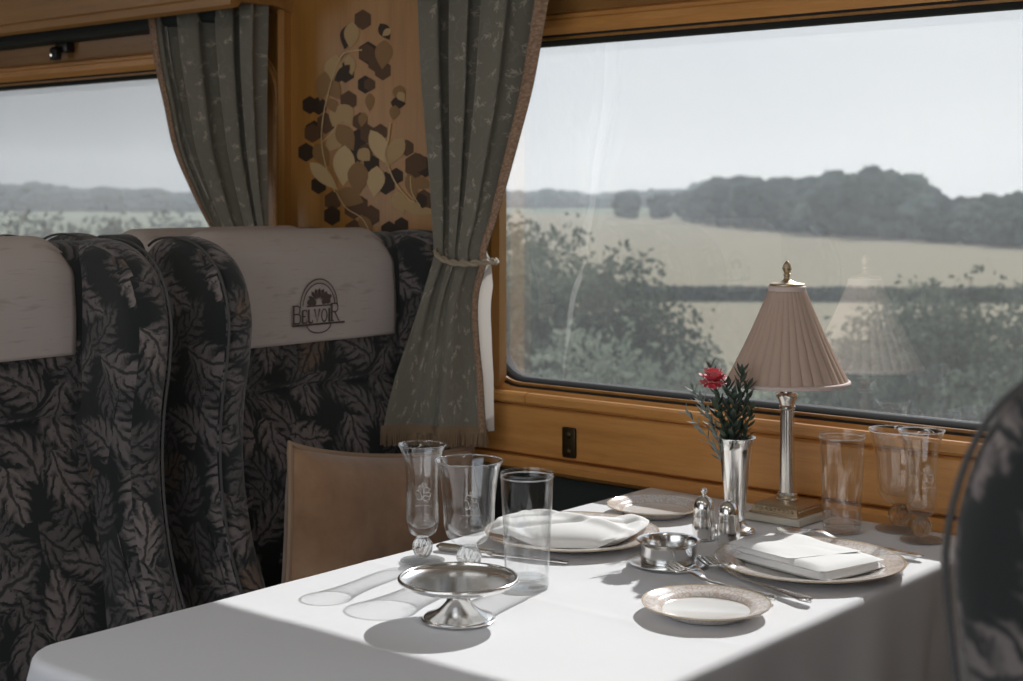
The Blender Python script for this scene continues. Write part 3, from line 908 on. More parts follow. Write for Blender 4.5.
def stemware(name, loc, outer, inner, knob, foot_r, label, group, etched=None, cat='glass'):
    root = empty(name, loc, label, cat, group)
    B().lathe(dense(outer + inner, 4), 48).build('bowl', 'bowl_glass', root, 60)
    rr, rz = outer[-1]
    B().lathe([(rr - .0005 + .0009 * cos(k * pi / 4), rz + .0009 * sin(k * pi / 4)) for k in range(8)], 48, loop=True).build('rim', 'solid_glass', root, 60)
    z0, z1, r = knob

    def mod(a, z): return 1 + .13 * sin(a * 10 + (z - z0) * 300)
    kp = [(0, z0 - .001), (r * .5, z0), (r * .80, z0 + (z1 - z0) * .18), (r, z0 + (z1 - z0) * .45), (r * .92, z0 + (z1 - z0) * .7), (r * .6, z0 + (z1 - z0) * .92), (r * .5, z1), (0, z1 + .001)]
    B().lathe(dense(kp, 4), 64, mod=mod).build('twisted_stem', 'solid_glass', root, 60)
    B().lathe(dense([(0, .0), (foot_r * .6, .0), (foot_r, .0008), (foot_r, .002), (foot_r * .6, .0035), (foot_r * .25, .006), (.006, z0), (0, z0 + .0005)], 3), 48).build('foot', 'solid_glass', root, 60)
    if etched:
        ez, rad = etched; e = B()
        ang0 = atan2(-loc[1], -loc[0]) + .12

        def wp(a, b_): return (rad(b_) * cos(ang0 + a / rad(ez)), rad(b_) * sin(ang0 + a / rad(ez)), b_)
        def scr(P, w=.00045):
            P = smooth_poly(P, 7); e.tube([wp(-a * .001, ez + b_ * .001) for a, b_ in P], w, 5)
        # scroll monogram
        scr([(-7, 6), (-2, 9), (1, 6), (-3, 2), (-8, 0), (-7, -7), (-2, -9), (3, -6), (5, 1), (9, 5), (11, 3)])
        scr([(-4, 5), (-6, 2), (-2, 1), (2, 3)]); scr([(2, 9), (6, 11), (8, 8), (4, 6)]); scr([(-9, -2), (-5, -4), (0, -2), (4, -7), (8, -8), (9, -5)])
        scr([(-2, 13), (0, 15), (3, 14), (2, 11), (-1, 11), (-2, 13)])
        for k in range(13):
            a = -12 + 2 * k; e.tube([wp(-a * .001, ez - .0165), wp(-(a + 1.2) * .001, ez - .0155)], .0004, 5)
        e.build('etched_monogram', 'etched_glass', root)
    return root


FL_O = [(.008, .0335), (.0175, .039), (.0218, .052), (.0222, .075), (.0220, .100), (.0238, .125), (.0285, .147), (.0328, .157)]
FL_I = [(.0318, .1572), (.0275, .147), (.0226, .125), (.0206, .100), (.0207, .075), (.020, .056), (.014, .047), (0, .045)]
GO_O = [(.009, .0365), (.022, .042), (.0315, .056), (.0335, .075), (.0345, .095), (.0375, .120), (.0415, .138), (.0445, .147)]
GO_I = [(.0435, .1472), (.0405, .138), (.0362, .120), (.033, .095), (.0318, .077), (.0285, .061), (.019, .052), (0, .050)]
rad_of = lambda T: (lambda z: lerp_table(z, [(b_, a) for a, b_ in T]) + .0004)


def P3(u, v): p = on_table(u, v); p.z = Z; return p


flute = stemware('champagne_flute', P3(422.5, 562), FL_O, FL_I, (.005, .0335, .0128), .029, 'tall slim champagne flute with flared rim nearest the brown cushion', 'champagne flutes', (.095, rad_of(FL_O)))
goblet = stemware('wine_goblet', P3(469, 574), GO_O, GO_I, (.005, .0365, .0150), .034, 'wide bell-shaped wine goblet with etched scroll, beside the plain tumbler', 'wine goblets', (.098, rad_of(GO_O)))
dup(goblet, P3(899.5, 530.2), None, 'bell-shaped goblet near the window behind the slim flute, on the right side of the lamp')
dup(flute, P3(921.5, 541), None, 'slim flared flute right beside the near seat, in front of another goblet')


def tumbler(loc, label):
    root = empty('tumbler', loc, label, 'glass', 'straight glass tumblers')
    o = [(.0265, .001), (.0280, .004), (.0288, .03), (.0312, .09), (.0336, .1385)]; i = [(.0326, .1392), (.0302, .09), (.0277, .03), (.0262, .016), (.022, .0135), (0, .013)]
    B().lathe(dense(o + i, 5), 48).build('glass_body', 'bowl_glass', root, 60)
    B().lathe([(.0331 + .0009 * cos(k * pi / 4), .1389 + .0009 * sin(k * pi / 4)) for k in range(8)], 48, loop=True).build('rim', 'solid_glass', root, 60)
    B().lathe([(0, 0), (.0255, .0), (.0268, .0012), (.0274, .004), (.0265, .0115), (.024, .0125), (0, .0125)], 48).build('thick_base', 'solid_glass', root, 50)
    return root


tb1 = tumbler(P3(527, 588), 'plain straight tumbler closest to the silver cake stand')
dup(tb1, P3(842, 532), None, 'plain straight tumbler standing right beside the lamp base')

# ================================================================ SILVER
cs = empty('cake_stand', P3(458.5, 620), 'low round silver cake stand on a spreading foot', 'cake stand')
B().lathe(dense([(0, .0405), (.045, .0405), (.060, .0425), (.0675, .0465), (.0700, .0480), (.0712, .0470), (.0700, .0450), (.062, .0400), (.045, .0375), (.016, .0365), (0, .0365)], 4), 72).build('plate', 'silver', cs, 50)
B().lathe([(.0690 + .0022 * cos(a * pi / 5), .0475 + .0022 * sin(a * pi / 5)) for a in range(10)], 96, loop=True, mod=lambda a, z: 1 + .006 * sin(a * 48)).build('rim_bead', 'silver', cs, 60)
B().lathe(dense([(0, 0), (.040, 0), (.0415, .002), (.040, .004), (.036, .0055), (.026, .010), (.016, .019), (.0118, .029), (.013, .0365), (.016, .0375), (0, .0375)], 4), 60).build('foot', 'silver', cs, 50)

bd = empty('butter_dish', P3(668.5, 565), 'round straight-sided silver butter dish in the middle of the table', 'dish')
B().lathe(dense([(0, .0), (.040, .0), (.052, .0025), (.0535, .0040), (.052, .0050), (.038, .0042), (0, .004)], 3), 60).build('underplate', 'silver', bd, 50)
B().lathe([(0, .0045), (.036, .0045), (.0375, .006), (.0378, .026), (.0400, .030), (.0425, .0315), (.0430, .0325), (.0420, .0332), (.0385, .0325), (.0362, .028), (.0355, .009), (.033, .0075), (0, .0072)], 60).build('bowl', 'silver', bd, 35)


def shaker(name, loc, k, knob, label):
    root = empty(name, loc, label, 'shaker', 'silver salt and pepper shakers')
    body = [(0, 0), (.0150, 0), (.0160, .0015), (.0155, .004), (.0168, .012), (.0165, .024), (.0150, .032), (.0152, .034), (.0152, .0365), (0, .0365)]
    B().lathe([(r * k, z * k) for r, z in body], 36).build('body', 'silver', root, 30)
    cap = [(.0148, .0365), (.0150, .044), (.0142, .050), (.0115, .0565), (.007, .061)] + ([(.0035, .063), (.0032, .066), (.0048, .069), (.0035, .0725), (0, .0735)] if knob else [(.003, .0625), (0, .063)])
    B().lathe([(0, .0365 * k)] + [(r * k, z * k) for r, z in dense(cap, 3)], 36).build('cap', 'silver', root, 40)
    return root


shaker('salt_shaker', P3(704, 540), 1.0, True, 'silver shaker with a knobbed domed top beside the butter dish')
shaker('pepper_shaker', P3(728.5, 545), .98, False, 'shorter silver shaker with a plain domed top by the vase')


def knife(loc_tip, loc_end, label, group=None, L=None, name='table_knife'):
    a, b_ = Vector(loc_tip), Vector(loc_end); d = b_ - a; L = d.length; rz = atan2(d.y, d.x)
    root = empty(name, (a.x, a.y, Z), label, 'knife', group, rz)
    w = lambda q: .0005 + .0105 * min(1, (q / .14) ** .6)
    bl = B(); rings = []
    for k in range(15):
        q = k / 14 * .56; hw = w(q)
        rings.append([(q * L, -hw, .0010), (q * L, -hw * .2, .0006), (q * L, .006, .001), (q * L, .006, .0024), (q * L, 0, .0026), (q * L, -hw, .0014)])
    bl.loft(rings).build('blade', 'silver', root, 35)
    hd = B(); rings = []
    for k in range(17):
        q = k / 16; x = (.56 + .44 * q) * L; r = .0040 + .0042 * sin(min(1, q * 1.0) * pi * .62) ** 1.2
        if k == 16: r *= .35
        rings.append([(x, r * 1.15 * cos(t_), .0042 + r * .62 * sin(t_)) for t_ in (2 * pi * j / 12 for j in range(12))])
    hd.loft(rings).build('handle', 'satin_silver', root, 50)
    return root


def fork(tip, end, label, group='dinner forks'):
    a, b_ = Vector(tip), Vector(end); d = b_ - a; L = d.length
    root = B()
    zc = lambda q: .0025 + .010 * math.exp(-((q - .22) / .09) ** 2) + .004 * q + .011 * max(0, (.16 - q) / .16)
    for j in range(4):
        y0 = (j - 1.5) * .0072
        root.tube([(q * L, y0, zc(q)) for q in (0, .04, .08, .13, .18, .22)], lambda t_: .0014 + .0006 * t_, 6)
    rings = []
    for k in range(30):
        q = .205 + .795 * k / 29
        hw = lerp_table(q, [(.205, .0126), (.24, .0125), (.30, .0085), (.35, .0038), (.55, .0033), (.7, .0052), (.85, .0082), (.95, .0100), (.985, .0075), (1, .0018)])
        th = .0011 + .0008 * (q > .34) + .0016 * max(0, q - .6) / .4
        rings.append([(q * L, hw * cos(t_), zc(q) + th * sin(t_)) for t_ in (2 * pi * i / 10 for i in range(10))])
    root.loft(rings)
    o = root.build('dinner_fork', 'silver', None, 50)
    o.location = (a.x, a.y, Z); o.rotation_euler = (0, 0, atan2(d.y, d.x))
    return tag(o, label, 'fork', group)


def spoon(tip, end, label, group=None):
    a, b_ = Vector(tip), Vector(end); d = b_ - a; L = d.length; s_ = B(); rings = []
    for k in range(40):
        q = k / 39
        hw = lerp_table(q, [(0, .002), (.03, .010), (.08, .0165), (.15, .0185), (.22, .0145), (.27, .007), (.32, .0036), (.6, .0034), (.85, .0062), (.97, .0072), (1, .002)])
        dip = -.005 * max(0, 1 - ((q - .14) / .13) ** 2) if q < .27 else 0
        zc = .006 + .008 * math.exp(-((q - .3) / .09) ** 2)
        ring = []
        for j in range(9):
            e = -1 + j / 4; ring.append((q * L, hw * e, zc + dip * (1 - e * e) + .001))
        for j in range(9):
            e = 1 - j / 4; ring.append((q * L, hw * e, zc + dip * (1 - e * e) - .0008))
        rings.append(ring)
    s_.loft(rings); o = s_.build('dessert_spoon', 'silver', None, 50)
    o.location = (a.x, a.y, Z); o.rotation_euler = (0, 0, atan2(d.y, d.x))
    return tag(o, label, 'spoon', group)


T3 = lambda u, v: on_table(u, v, Z + .004)
fork(T3(671, 571), T3(775, 600), 'silver fork lying next to the rose-banded side plate in front', 'dinner forks')
fork(T3(703.5, 564), T3(811, 602.5), 'silver fork lying close against the right-hand dinner plate', 'dinner forks')
knife(T3(569, 560.5), T3(437, 546), 'table knife with dark-looking handle behind the goblet')
spoon(T3(777, 529.5), T3(923, 557.5), 'silver spoon whose bowl shows in front of the lamp base')


# ================================================================ PLATES AND NAPKINS
def plate(name, loc, R, label, group):
    k = R / .125
    p = [(0, .004), (.082 * k, .004), (.088 * k, .0055), (.092 * k, .0085), (.102 * k, .0105), (.124 * k, .0142), (.125 * k, .0148), (.1252 * k, .0140), (.124 * k, .0124), (.102 * k, .0085), (.094 * k, .0060), (.084 * k, .0015), (.080 * k, 0), (.074 * k, 0), (.073 * k, .0015), (0, .0018)]
    o = B().lathe(p, 90).build(name, 'china', None, 40); o.location = loc; o['rim_radius'] = R
    return tag(o, label, 'plate', group)


DR = P3(812, 570); DR.x -= .004
DL = P3(572, 541)
plate('dinner_plate', DL, .125, 'dinner plate with rumpled napkin, in front of the far seat', 'dinner plates')
plate('dinner_plate', DR, .125, 'dinner plate with neatly folded napkin, in front of the near seat', 'dinner plates')
plate('side_plate', P3(706, 614.5), .0765, 'empty rose-banded side plate alone on the near table edge', 'side plates')
plate('side_plate', P3(656, 514), .0765, 'rose-banded side plate in the far table corner by the window wall', 'side plates')


def napkin_folded(loc, rz, label):
    b = B(); w, d = .158, .118

    def sheet(x0, x1, y0, y1, z0, z1, sk, ph):
        nx, ny = 26, 16
        def rnd(a, p=8): return max(0., 1 - abs(2 * a - 1) ** p) ** (1 / 3)
        def pt(a, q, sg):
            x = x0 + (x1 - x0) * a + sk * (q - .5); y = y0 + (y1 - y0) * q
            h = rnd(a) * rnd(q)
            zt = z1 + .004 * sin(2.4 * a + ph) - .006 * q * 0 + .0016 * noise.noise(Vector((a * 4, q * 3, ph)))
            zm = (z0 + z1) / 2
            return (x, y, zm + (zt - zm) * h if sg > 0 else zm - (zm - z0) * h)
        b.grid(lambda a, q: pt(a, q, 1), nx, ny); b.grid(lambda a, q: pt(a, q, -1), nx, ny)
    sheet(-w / 2, w / 2, -d / 2, d / 2, 0, .0115, .0, 0)
    sheet(-w / 2 + .002, w / 2 - .003, -d / 2 + .001, d / 2 - .002, .0105, .0200, .006, 1)
    sheet(-w / 2 + .003, w / 2 - .045, -d / 2 + .001, d / 2 - .010, .0190, .0250, .03, 2)
    o = b.build('napkin', 'napkin', None, 70); o.location = loc; o.rotation_euler = (0, 0, rz)
    return tag(o, label, 'napkin', 'white linen napkins')


napkin_folded((DR.x + .002, DR.y - .006, Z + .0045), radians(-12), 'white napkin folded flat into a neat oblong on the near plate')


def napkin_loose(loc, rz, label):
    b = B()
    w, d = .205, .150

    def pt(a, q, sg):
        u, v = 2 * a - 1, 2 * q - 1
        edge = max(0., (1 - abs(u) ** 5) * (1 - abs(v) ** 5)) ** .45
        x = u * w / 2 * (1 - .10 * v * v) + .010 * v; y = v * d / 2 * (1 - .12 * u * u) + .008 * sin(3 * u)
        h = .018 + .014 * (1 - u) * .5 * (1 - v * v) + .006 * math.exp(-((u * .6 + v - .2) / .16) ** 2) - .006 * math.exp(-((u * .8 - v - .15) / .10) ** 2) - .005 * math.exp(-((u * .9 - v + .6) / .09) ** 2)
        base = .0 + .012 * max(0, max(abs(u) - .75, 0) * 4) ** 2
        base = .0145 * min(1, max(0., hypot(x, y) - .082) / .02)
        return (x, y, base + (h - min(h, base) * .4) * edge if sg > 0 else base + .001)
    b.grid(lambda a, q: pt(a, q, 1), 60, 48); b.grid(lambda a, q: pt(a, q, -1), 30, 24)
    o = b.build('napkin', 'napkin', None, 70); o.location = loc; o.rotation_euler = (0, 0, rz)
    return tag(o, label, 'napkin', 'white linen napkins')


napkin_loose((DL.x - .002, DL.y - .002, Z + .0050), radians(24), 'white napkin loosely rumpled on the plate behind the tumbler')

# ================================================================ LAMP
LX, LY = -1.163, 2.022
lamp = empty('table_lamp', (LX, LY, Z), 'table lamp with pleated pale pink shade on a fluted column', 'lamp')
B().box(-.049, .049, -.049, .049, 0, .0105, .0015).build('plinth', 'pale_stone', lamp)
lb = B().box(-.042, .042, -.042, .042, .0105, .0135, .001)
lb.loft([[(s * sx, s * sy, z) for sx, sy in ((-1, -1), (1, -1), (1, 1), (-1, 1))] for s, z in ((.040, .0135), (.039, .016), (.0375, .022), (.0345, .0245), (.033, .0265), (.029, .0275))])
for sd in range(4):
    for k in range(9):
        q = -.030 + .0075 * k; c, s_ = cos(sd * pi / 2), sin(sd * pi / 2); lb2 = [(q, -.0385)]
        x, y = q * c - -.0385 * s_, q * s_ + -.0385 * c
        lb.lathe([(0, -.003), (.0028, -.0012), (.0028, .0012), (0, .003)], 8, (x, y, .0185))
lb.build('stepped_base', 'brass', lamp, 30)
col = B()
col.lathe([(0, .027), (.016, .027), (.0165, .030), (.0145, .032), (.0148, .035), (.0155, .037), (.0135, .040), (0, .040)], 40)
col.lathe([(.0122, .040), (.0118, .09), (.0112, .150), (.0106, .166)], 60, mod=lambda a, z: 1 - .07 * abs(cos(a * 6)))
col.lathe([(.0106, .166), (.0125, .168), (.0125, .171), (.011, .173), (.013, .180), (.0165, .186), (.0165, .189), (.011, .192), (.0105, .2075), (0, .2075)], 40)
col.build('fluted_column', 'satin_silver', lamp, 35)
B().tube([(0, 0, .2), (0, 0, .362)], .004, 8).build('shade_rod', 'brass', lamp)
NP = 32
def pleat(a, z): return 1 + .040 * abs(sin(a * NP / 2)) ** .6 * (.5 + .5 * min(1, (.356 - z) / .05)) - .022
prof = [(.0915 + (.0275 - .0915) * k / 20 - .0025 * sin(pi * k / 20), .2095 + (.3505 - .2095) * k / 20) for k in range(21)]
sh = B().lathe(prof + [(r - .0022, z) for r, z in reversed(prof)], 32 * 12, mod=pleat, loop=True).build('lamp_shade', 'shade', lamp, 75)
B().lathe([(.0925 + .0032 * cos(k * pi / 5), .2085 + .0036 * sin(k * pi / 5)) for k in range(10)], 72, loop=True).build('lower_trim', 'shade_trim', lamp, 60)
B().lathe([(.0262, .347), (.0285, .3465), (.0288, .354), (.0270, .3555), (.0262, .3555)], 60, loop=True).build('upper_trim', 'shade_trim', lamp, 40)
B().lathe(dense([(.0262, .354), (.0268, .357), (.025, .3590), (.015, .3605), (.007, .364), (.0042, .369), (.006, .371), (.0045, .374), (0, .3745)], 3), 40).build('cap', 'brass', lamp, 40)
B().lathe(dense([(0, .373), (.0035, .374), (.0065, .379), (.0070, .383), (.0055, .388), (.0025, .392), (0, .394)], 4), 30, mod=lambda a, z: 1 + .08 * sin(a * 6) * sin((z - .373) * 500)).build('finial', 'brass', lamp, 50)

# ================================================================ VASE AND FLOWERS
VP = P3(735.5, 532)
vase = B().lathe(dense([(0, 0), (.0270, 0), (.0282, .0015), (.0265, .004), (.018, .009), (.0135, .016), (.0150, .026), (.0172, .055), (.0200, .085), (.0230, .113), (.0248, .127), (.0285, .136), (.0300, .1375), (.0288, .1382), (.0220, .129), (.0210, .113), (.0180, .085), (.0150, .055), (.0125, .03), (0, .022)], 4), 56).build('bud_vase', 'silver', None, 50)
vase.location = VP; tag(vase, 'trumpet-shaped silver bud vase holding the pink flower', 'vase')


def flower(base, top, label):
    base, top = Vector(base), Vector(top); root = empty('pink_flower', base, label, 'flower')
    top = top - base; mid = top * .55 + Vector((.004, -.003, 0))
    B().tube(smooth_poly([(0, 0, 0), tuple(mid), tuple(top)], 6), .0018, 7).build('stem', 'stem_green', root)
    random.seed(11)
    bl = B()
    for ring, (n, tilt, L, W) in enumerate(((7, 12, .019, .011), (9, 32, .022, .014), (11, 58, .0235, .0145), (12, 84, .021, .014), (10, 104, .015, .012))):
        bl.mi = ring % 2
        for k in range(n):
            a = 2 * pi * k / n + ring * .6 + random.uniform(-.15, .15); th = radians(tilt + random.uniform(-8, 8))
            d = Vector((sin(th) * cos(a), sin(th) * sin(a), cos(th))); sd = Vector((-sin(a), cos(a), 0)); nn = sd.cross(d)
            V = []; F = []
            for i in range(6):
                q = i / 5; w = W * (.25 + .75 * sin(pi * min(1, q * .72 + .12))) * .5; wob = .0015 * sin(k * 3 + i * 2)
                c = top + d * (L * q) + nn * (.004 * q * q + wob)
                V += [c - sd * w, c + nn * .0012, c + sd * w]
            for i in range(5):
                for j in range(2): F.append((3 * i + j, 3 * i + j + 1, 3 * i + j + 4, 3 * i + j + 3))
            bl.add(V, F)
    bl.build('petals', ['pink_petal', 'pale_petal'], root, 80)
    B().lathe([(0, -.010), (.004, -.009), (.006, -.003), (.0055, .001), (0, .001)], 12, tuple(top)).build('sepal_cup', 'stem_green', root)
    return root


def sprig(base, tip, n, ll, lw, mat, label, bend=(0, 0, 0), group=None, name='foliage_sprig'):
    base, tip = Vector(base), Vector(tip); root = empty(name, base, label, 'foliage', group); tip = tip - base
    P = [Vector(p) for p in smooth_poly([(0, 0, 0), tuple(tip * .5 + Vector(bend)), tuple(tip)], 10)]
    B().tube(P, lambda q: .0016 * (1 - .6 * q), 6).build('stem', mat, root)
    b = B(); N = len(P)
    for k in range(n):
        q = .28 + .72 * k / (n - 1); i = min(N - 2, int(q * (N - 1))); p = P[i].lerp(P[i + 1], q * (N - 1) - i); t_ = (P[i + 1] - P[i]).normalized()
        a = k * 2.4; e = t_.orthogonal().normalized(); e = Matrix.Rotation(a, 3, t_) @ e
        d = (e * .85 + t_ * .8).normalized(); sd = d.cross(t_).normalized(); L = ll * (1.15 - .5 * q) * random.uniform(.8, 1.2)
        up = sd.cross(d)
        V = []; F = []
        for j in range(5):
            s_ = j / 4; w = lw * sin(pi * min(1, .12 + .88 * s_)) * .5 + .0002; c = p + d * L * s_ + up * (.12 * L * s_ * s_)
            V += [c - sd * w, c - up * w * .3, c + sd * w]
        for j in range(4):
            for h in range(2): F.append((3 * j + h, 3 * j + h + 1, 3 * j + h + 4, 3 * j + h + 3))
        b.add(V, F)
    b.build('leaves', mat, root, 80)
    return root


def at_depth(u, v, d):        # point at camera depth d
    r = ray(u); return Vector((r[0] * d, r[1] * d, EYE - (v - V0) * d / FOC))


VD = (VP.x * FX + VP.y * FY)
vb = lambda dx, dy, h=.07: (VP.x + dx, VP.y + dy, Z + h)
flower(vb(-.002, 0, .05), at_depth(713, 381, VD - .01), 'pink carnation-like bloom in the silver bud vase')
for k, (u, v, dd, n, ll, lw, mat, lab) in enumerate((
    (742, 372, .0, 30, .030, .006, 'sprig_green', 'dark green sprig rising highest to the right of the pink bloom'),
    (727, 384, -.012, 26, .028, .007, 'sprig_green', 'dark leafy sprig directly behind the pink bloom'),
    (748, 386, .012, 24, .026, .006, 'sprig_green', 'dark green sprig leaning toward the lamp shade'),
    (711, 366, .01, 22, .024, .005, 'sprig_green', 'thin green sprig peeping above the pink bloom'),
    (691, 386, -.010, 26, .022, .0035, 'silver_leaf', 'grey-leaved spiky sprig spreading furthest from the lamp'),
    (700, 398, -.018, 26, .024, .004, 'silver_leaf', 'grey-leaved sprig below the pink bloom'),
    (733, 395, -.022, 26, .026, .008, 'sprig_green', 'broad-leaved green sprig low in the vase front'),
    (752, 408, .0, 16, .022, .007, 'stem_green', 'short dark sprig drooping over the vase rim toward the lamp'),
    (718, 410, -.02, 20, .030, .008, 'stem_green', 'short dark leafy sprig at the vase mouth under the bloom'),
    (686, 412, .01, 14, .022, .004, 'silver_leaf', 'pale drooping sprig jutting sideways above the wooden sill'))):
    sprig(vb(-.006 + .0025 * (k % 5), -.004 + .003 * (k % 3), .06), at_depth(u, v, VD + dd), n, ll, lw, mat, lab, (0, 0, .012), 'greenery in the bud vase')

# ================================================================ OUTSIDE
GZ = -4.0
# embankment and meadow: one broad ground
gy = [2.6, 3.2, 5, 7, 9, 11, 14, 30, 80, 160, 400, 1500]
gz = [-1.1, -1.15, -2.0, -3.0, -3.7, -3.95, -4.0, -4.0, -4.0, -4.0, -4.0, -6]
rings = []
for y, z in zip(gy, gz): rings.append([(-2600 + 3600 * k / 60, y, z) for k in range(61)])
struct(B().loft(rings, False, False).build('ground', 'embankment_grass', fix=False))


def field(name, pts, z, mat):
    P = [out_at(u, d) for u, d in pts]; b = B()
    b.add([(x, y, z) for x, y in P] + [(x, y, z - .05) for x, y in P], [tuple(range(len(P)))] + [(i, (i + 1) % len(P), len(P) + (i + 1) % len(P), len(P) + i) for i in range(len(P))])
    return struct(b.build(name, mat, smooth=False))


field('terrain_1', [(300, 46), (1200, 40), (1200, 69), (300, 72)], GZ + .04, 'gold_field')
field('terrain_2', [(440, 75), (1200, 73), (1200, 200), (1023, 200), (860, 215), (700, 285), (600, 352), (440, 372)], GZ + .05, 'gold_field')
field('terrain_3', [(-250, 90), (430, 90), (430, 330), (-250, 470)], GZ + .045, 'green_field')


def crown_mesh(seed, lumps, flat_=.0):
    rnd = random.Random(seed); bm0 = bmesh.new(); bmesh.ops.create_icosphere(bm0, subdivisions=2, radius=1)
    IV = [v.co.copy() for v in bm0.verts]; IF = [tuple(v.index for v in f.verts) for f in bm0.faces]; bm0.free(); b = B()
    for k in range(lumps):
        a = rnd.uniform(0, 2 * pi); el = rnd.uniform(-1.15, 1.0); r = rnd.uniform(.12, .22); rr = rnd.uniform(.5, 1) * .36
        c = Vector((cos(a) * rr * sqrt(max(.3, 1 - el * el * .8)), sin(a) * rr * sqrt(max(.3, 1 - el * el * .8)), .50 + el * .32))
        V = []
        for v in IV:
            q = v * 3.1 + Vector((k * 3, seed, 0)); dsp = 1 + .30 * noise.noise(q) + .22 * noise.noise(q * 2.6)
            V.append(c + v * r * dsp)
        b.add(V, IF)
    # leafy tufts breaking the outline
    base = list(b.V)
    for k in range(1400):
        v = Vector(rnd.choice(base)); o = (v - Vector((0, 0, .5))).normalized(); n = Vector((rnd.gauss(0, 1), rnd.gauss(0, 1), rnd.gauss(0, 1))).normalized()
        s1_ = n.orthogonal().normalized() * .022; s2_ = n.cross(s1_).normalized() * .016; c = v + o * rnd.uniform(0, .025)
        b.add([c - s1_, c + s2_, c + s1_, c - s2_], [(0, 1, 2, 3)])
    return b


PROTO = {}


def tree(u, d, h, w, kind, label, group, name='broadleaf_tree', base=GZ):
    var = random.randrange(4); x, y = out_at(u, d)
    root = empty(name, (x, y, base), label, 'tree', group, random.uniform(0, 6.28)); root.scale = (w, w, h)
    key = (kind, var)
    if key not in PROTO:
        cr = crown_mesh(var * 17 + 5, 34).build('crown', kind, root, 180, fix=False)
        tk = B().tube([(0, 0, 0), (.01, 0, .2), (0, .01, .5)], lambda q: .035 - .02 * q, 7).build('trunk', 'bark', root)
        PROTO[key] = (cr, tk)
    else:
        for p in PROTO[key]:
            c = p.copy(); COL.objects.link(c); c.parent = root
    return root


random.seed(21)
DF = [(-260, 430), (0, 400), (200, 380), (500, 345), (620, 305), (700, 250), (760, 208), (860, 174), (940, 155), (1023, 142), (1200, 125)]
TOP = [(-260, 186), (0, 185), (25, 183), (45, 186), (120, 191), (210, 193), (480, 191), (560, 191), (612, 194), (640, 191), (690, 190), (706, 182), (722, 174), (760, 171), (800, 178), (826, 174), (845, 167), (885, 166), (905, 172), (922, 184), (934, 193), (965, 195), (1000, 190), (1040, 187), (1200, 186)]
# the wood beyond the field (seen in the large window)
u = 694
k = 0
while u < 1110:
    for row in range(3):
        d = lerp_table(u, DF) + row * 13 + random.uniform(-3, 3); top = lerp_table(u, TOP) + (0, 6, 3)[row] * 0 + random.uniform(-1, 4) + (16 if row == 0 else 5 if row == 1 else 0)
        h = (EYE - GZ) + (V0 - top) * d / FOC
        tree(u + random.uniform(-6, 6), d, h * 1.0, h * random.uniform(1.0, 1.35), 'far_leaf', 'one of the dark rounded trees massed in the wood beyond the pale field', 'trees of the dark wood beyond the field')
    u += 17
# two rounder trees standing forward of the ridge
for uu, ww, lab in ((627, 8.5, 'dark rounded tree standing forward of the distant ridge, left of its twin'), (660, 7, 'dark pointed tree between the lone round tree and the wood')):
    d = 292; h = (EYE - GZ) + (V0 - 193) * d / FOC
    tree(uu, d, h * 1.05, ww * .85, 'far_leaf', lab, None)
# faint ridge of trees
u = 488
while u < 712:
    d = 500 + random.uniform(-15, 15); h = (EYE - GZ) + (V0 - lerp_table(u, TOP) + random.uniform(-2, 1.5)) * d / FOC
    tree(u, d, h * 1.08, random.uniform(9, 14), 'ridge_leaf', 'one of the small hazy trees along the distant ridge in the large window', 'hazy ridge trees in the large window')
    u += 7.5
u = -70
while u < 215:
    d = 420 + random.uniform(-25, 25); h = (EYE - GZ) + (V0 - lerp_table(u, TOP) + random.uniform(-3, 2)) * d / FOC
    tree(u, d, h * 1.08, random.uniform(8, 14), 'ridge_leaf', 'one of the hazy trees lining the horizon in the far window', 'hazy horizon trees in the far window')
    u += 8


def leaf_mass(b, blobs, n, size, seed):
    rnd = random.Random(seed); tot = sum(r[3] * r[3] for r in blobs)
    for (cx, cy, cz, rx, rz_) in blobs:
        for k in range(int(2.2 * n * rx * rx / tot)):
            th = rnd.uniform(0, 2 * pi); z = rnd.uniform(-1, 1); s_ = sqrt(1 - z * z); q = rnd.uniform(.15, 1) ** .5
            c = Vector((cos(th) * s_, sin(th) * s_, z))
            f = 1 + .28 * noise.noise(c * 2.3 + Vector((seed, cx, 0))) + .18 * noise.noise(c * 5 + Vector((0, seed, cz)))
            if noise.noise(c * 4 * q + Vector((seed * 2, 0, 3))) < -.30: continue
            p = Vector((cx + c.x * rx * q * f, cy + c.y * rx * q * f, cz + c.z * rz_ * q * f))
            nn = Vector((rnd.gauss(0, 1), rnd.gauss(0, 1), rnd.gauss(.4, 1))).normalized(); a = nn.orthogonal().normalized(); a = Matrix.Rotation(rnd.uniform(0, 6.28), 3, nn) @ a; bb = nn.cross(a)
            L = size * rnd.uniform(.7, 1.4); W = L * .5
            b.add([p - a * L / 2, p + bb * W / 2 + nn * L * .06, p + a * L / 2, p - bb * W / 2 + nn * L * .06], [(0, 1, 2, 3)])


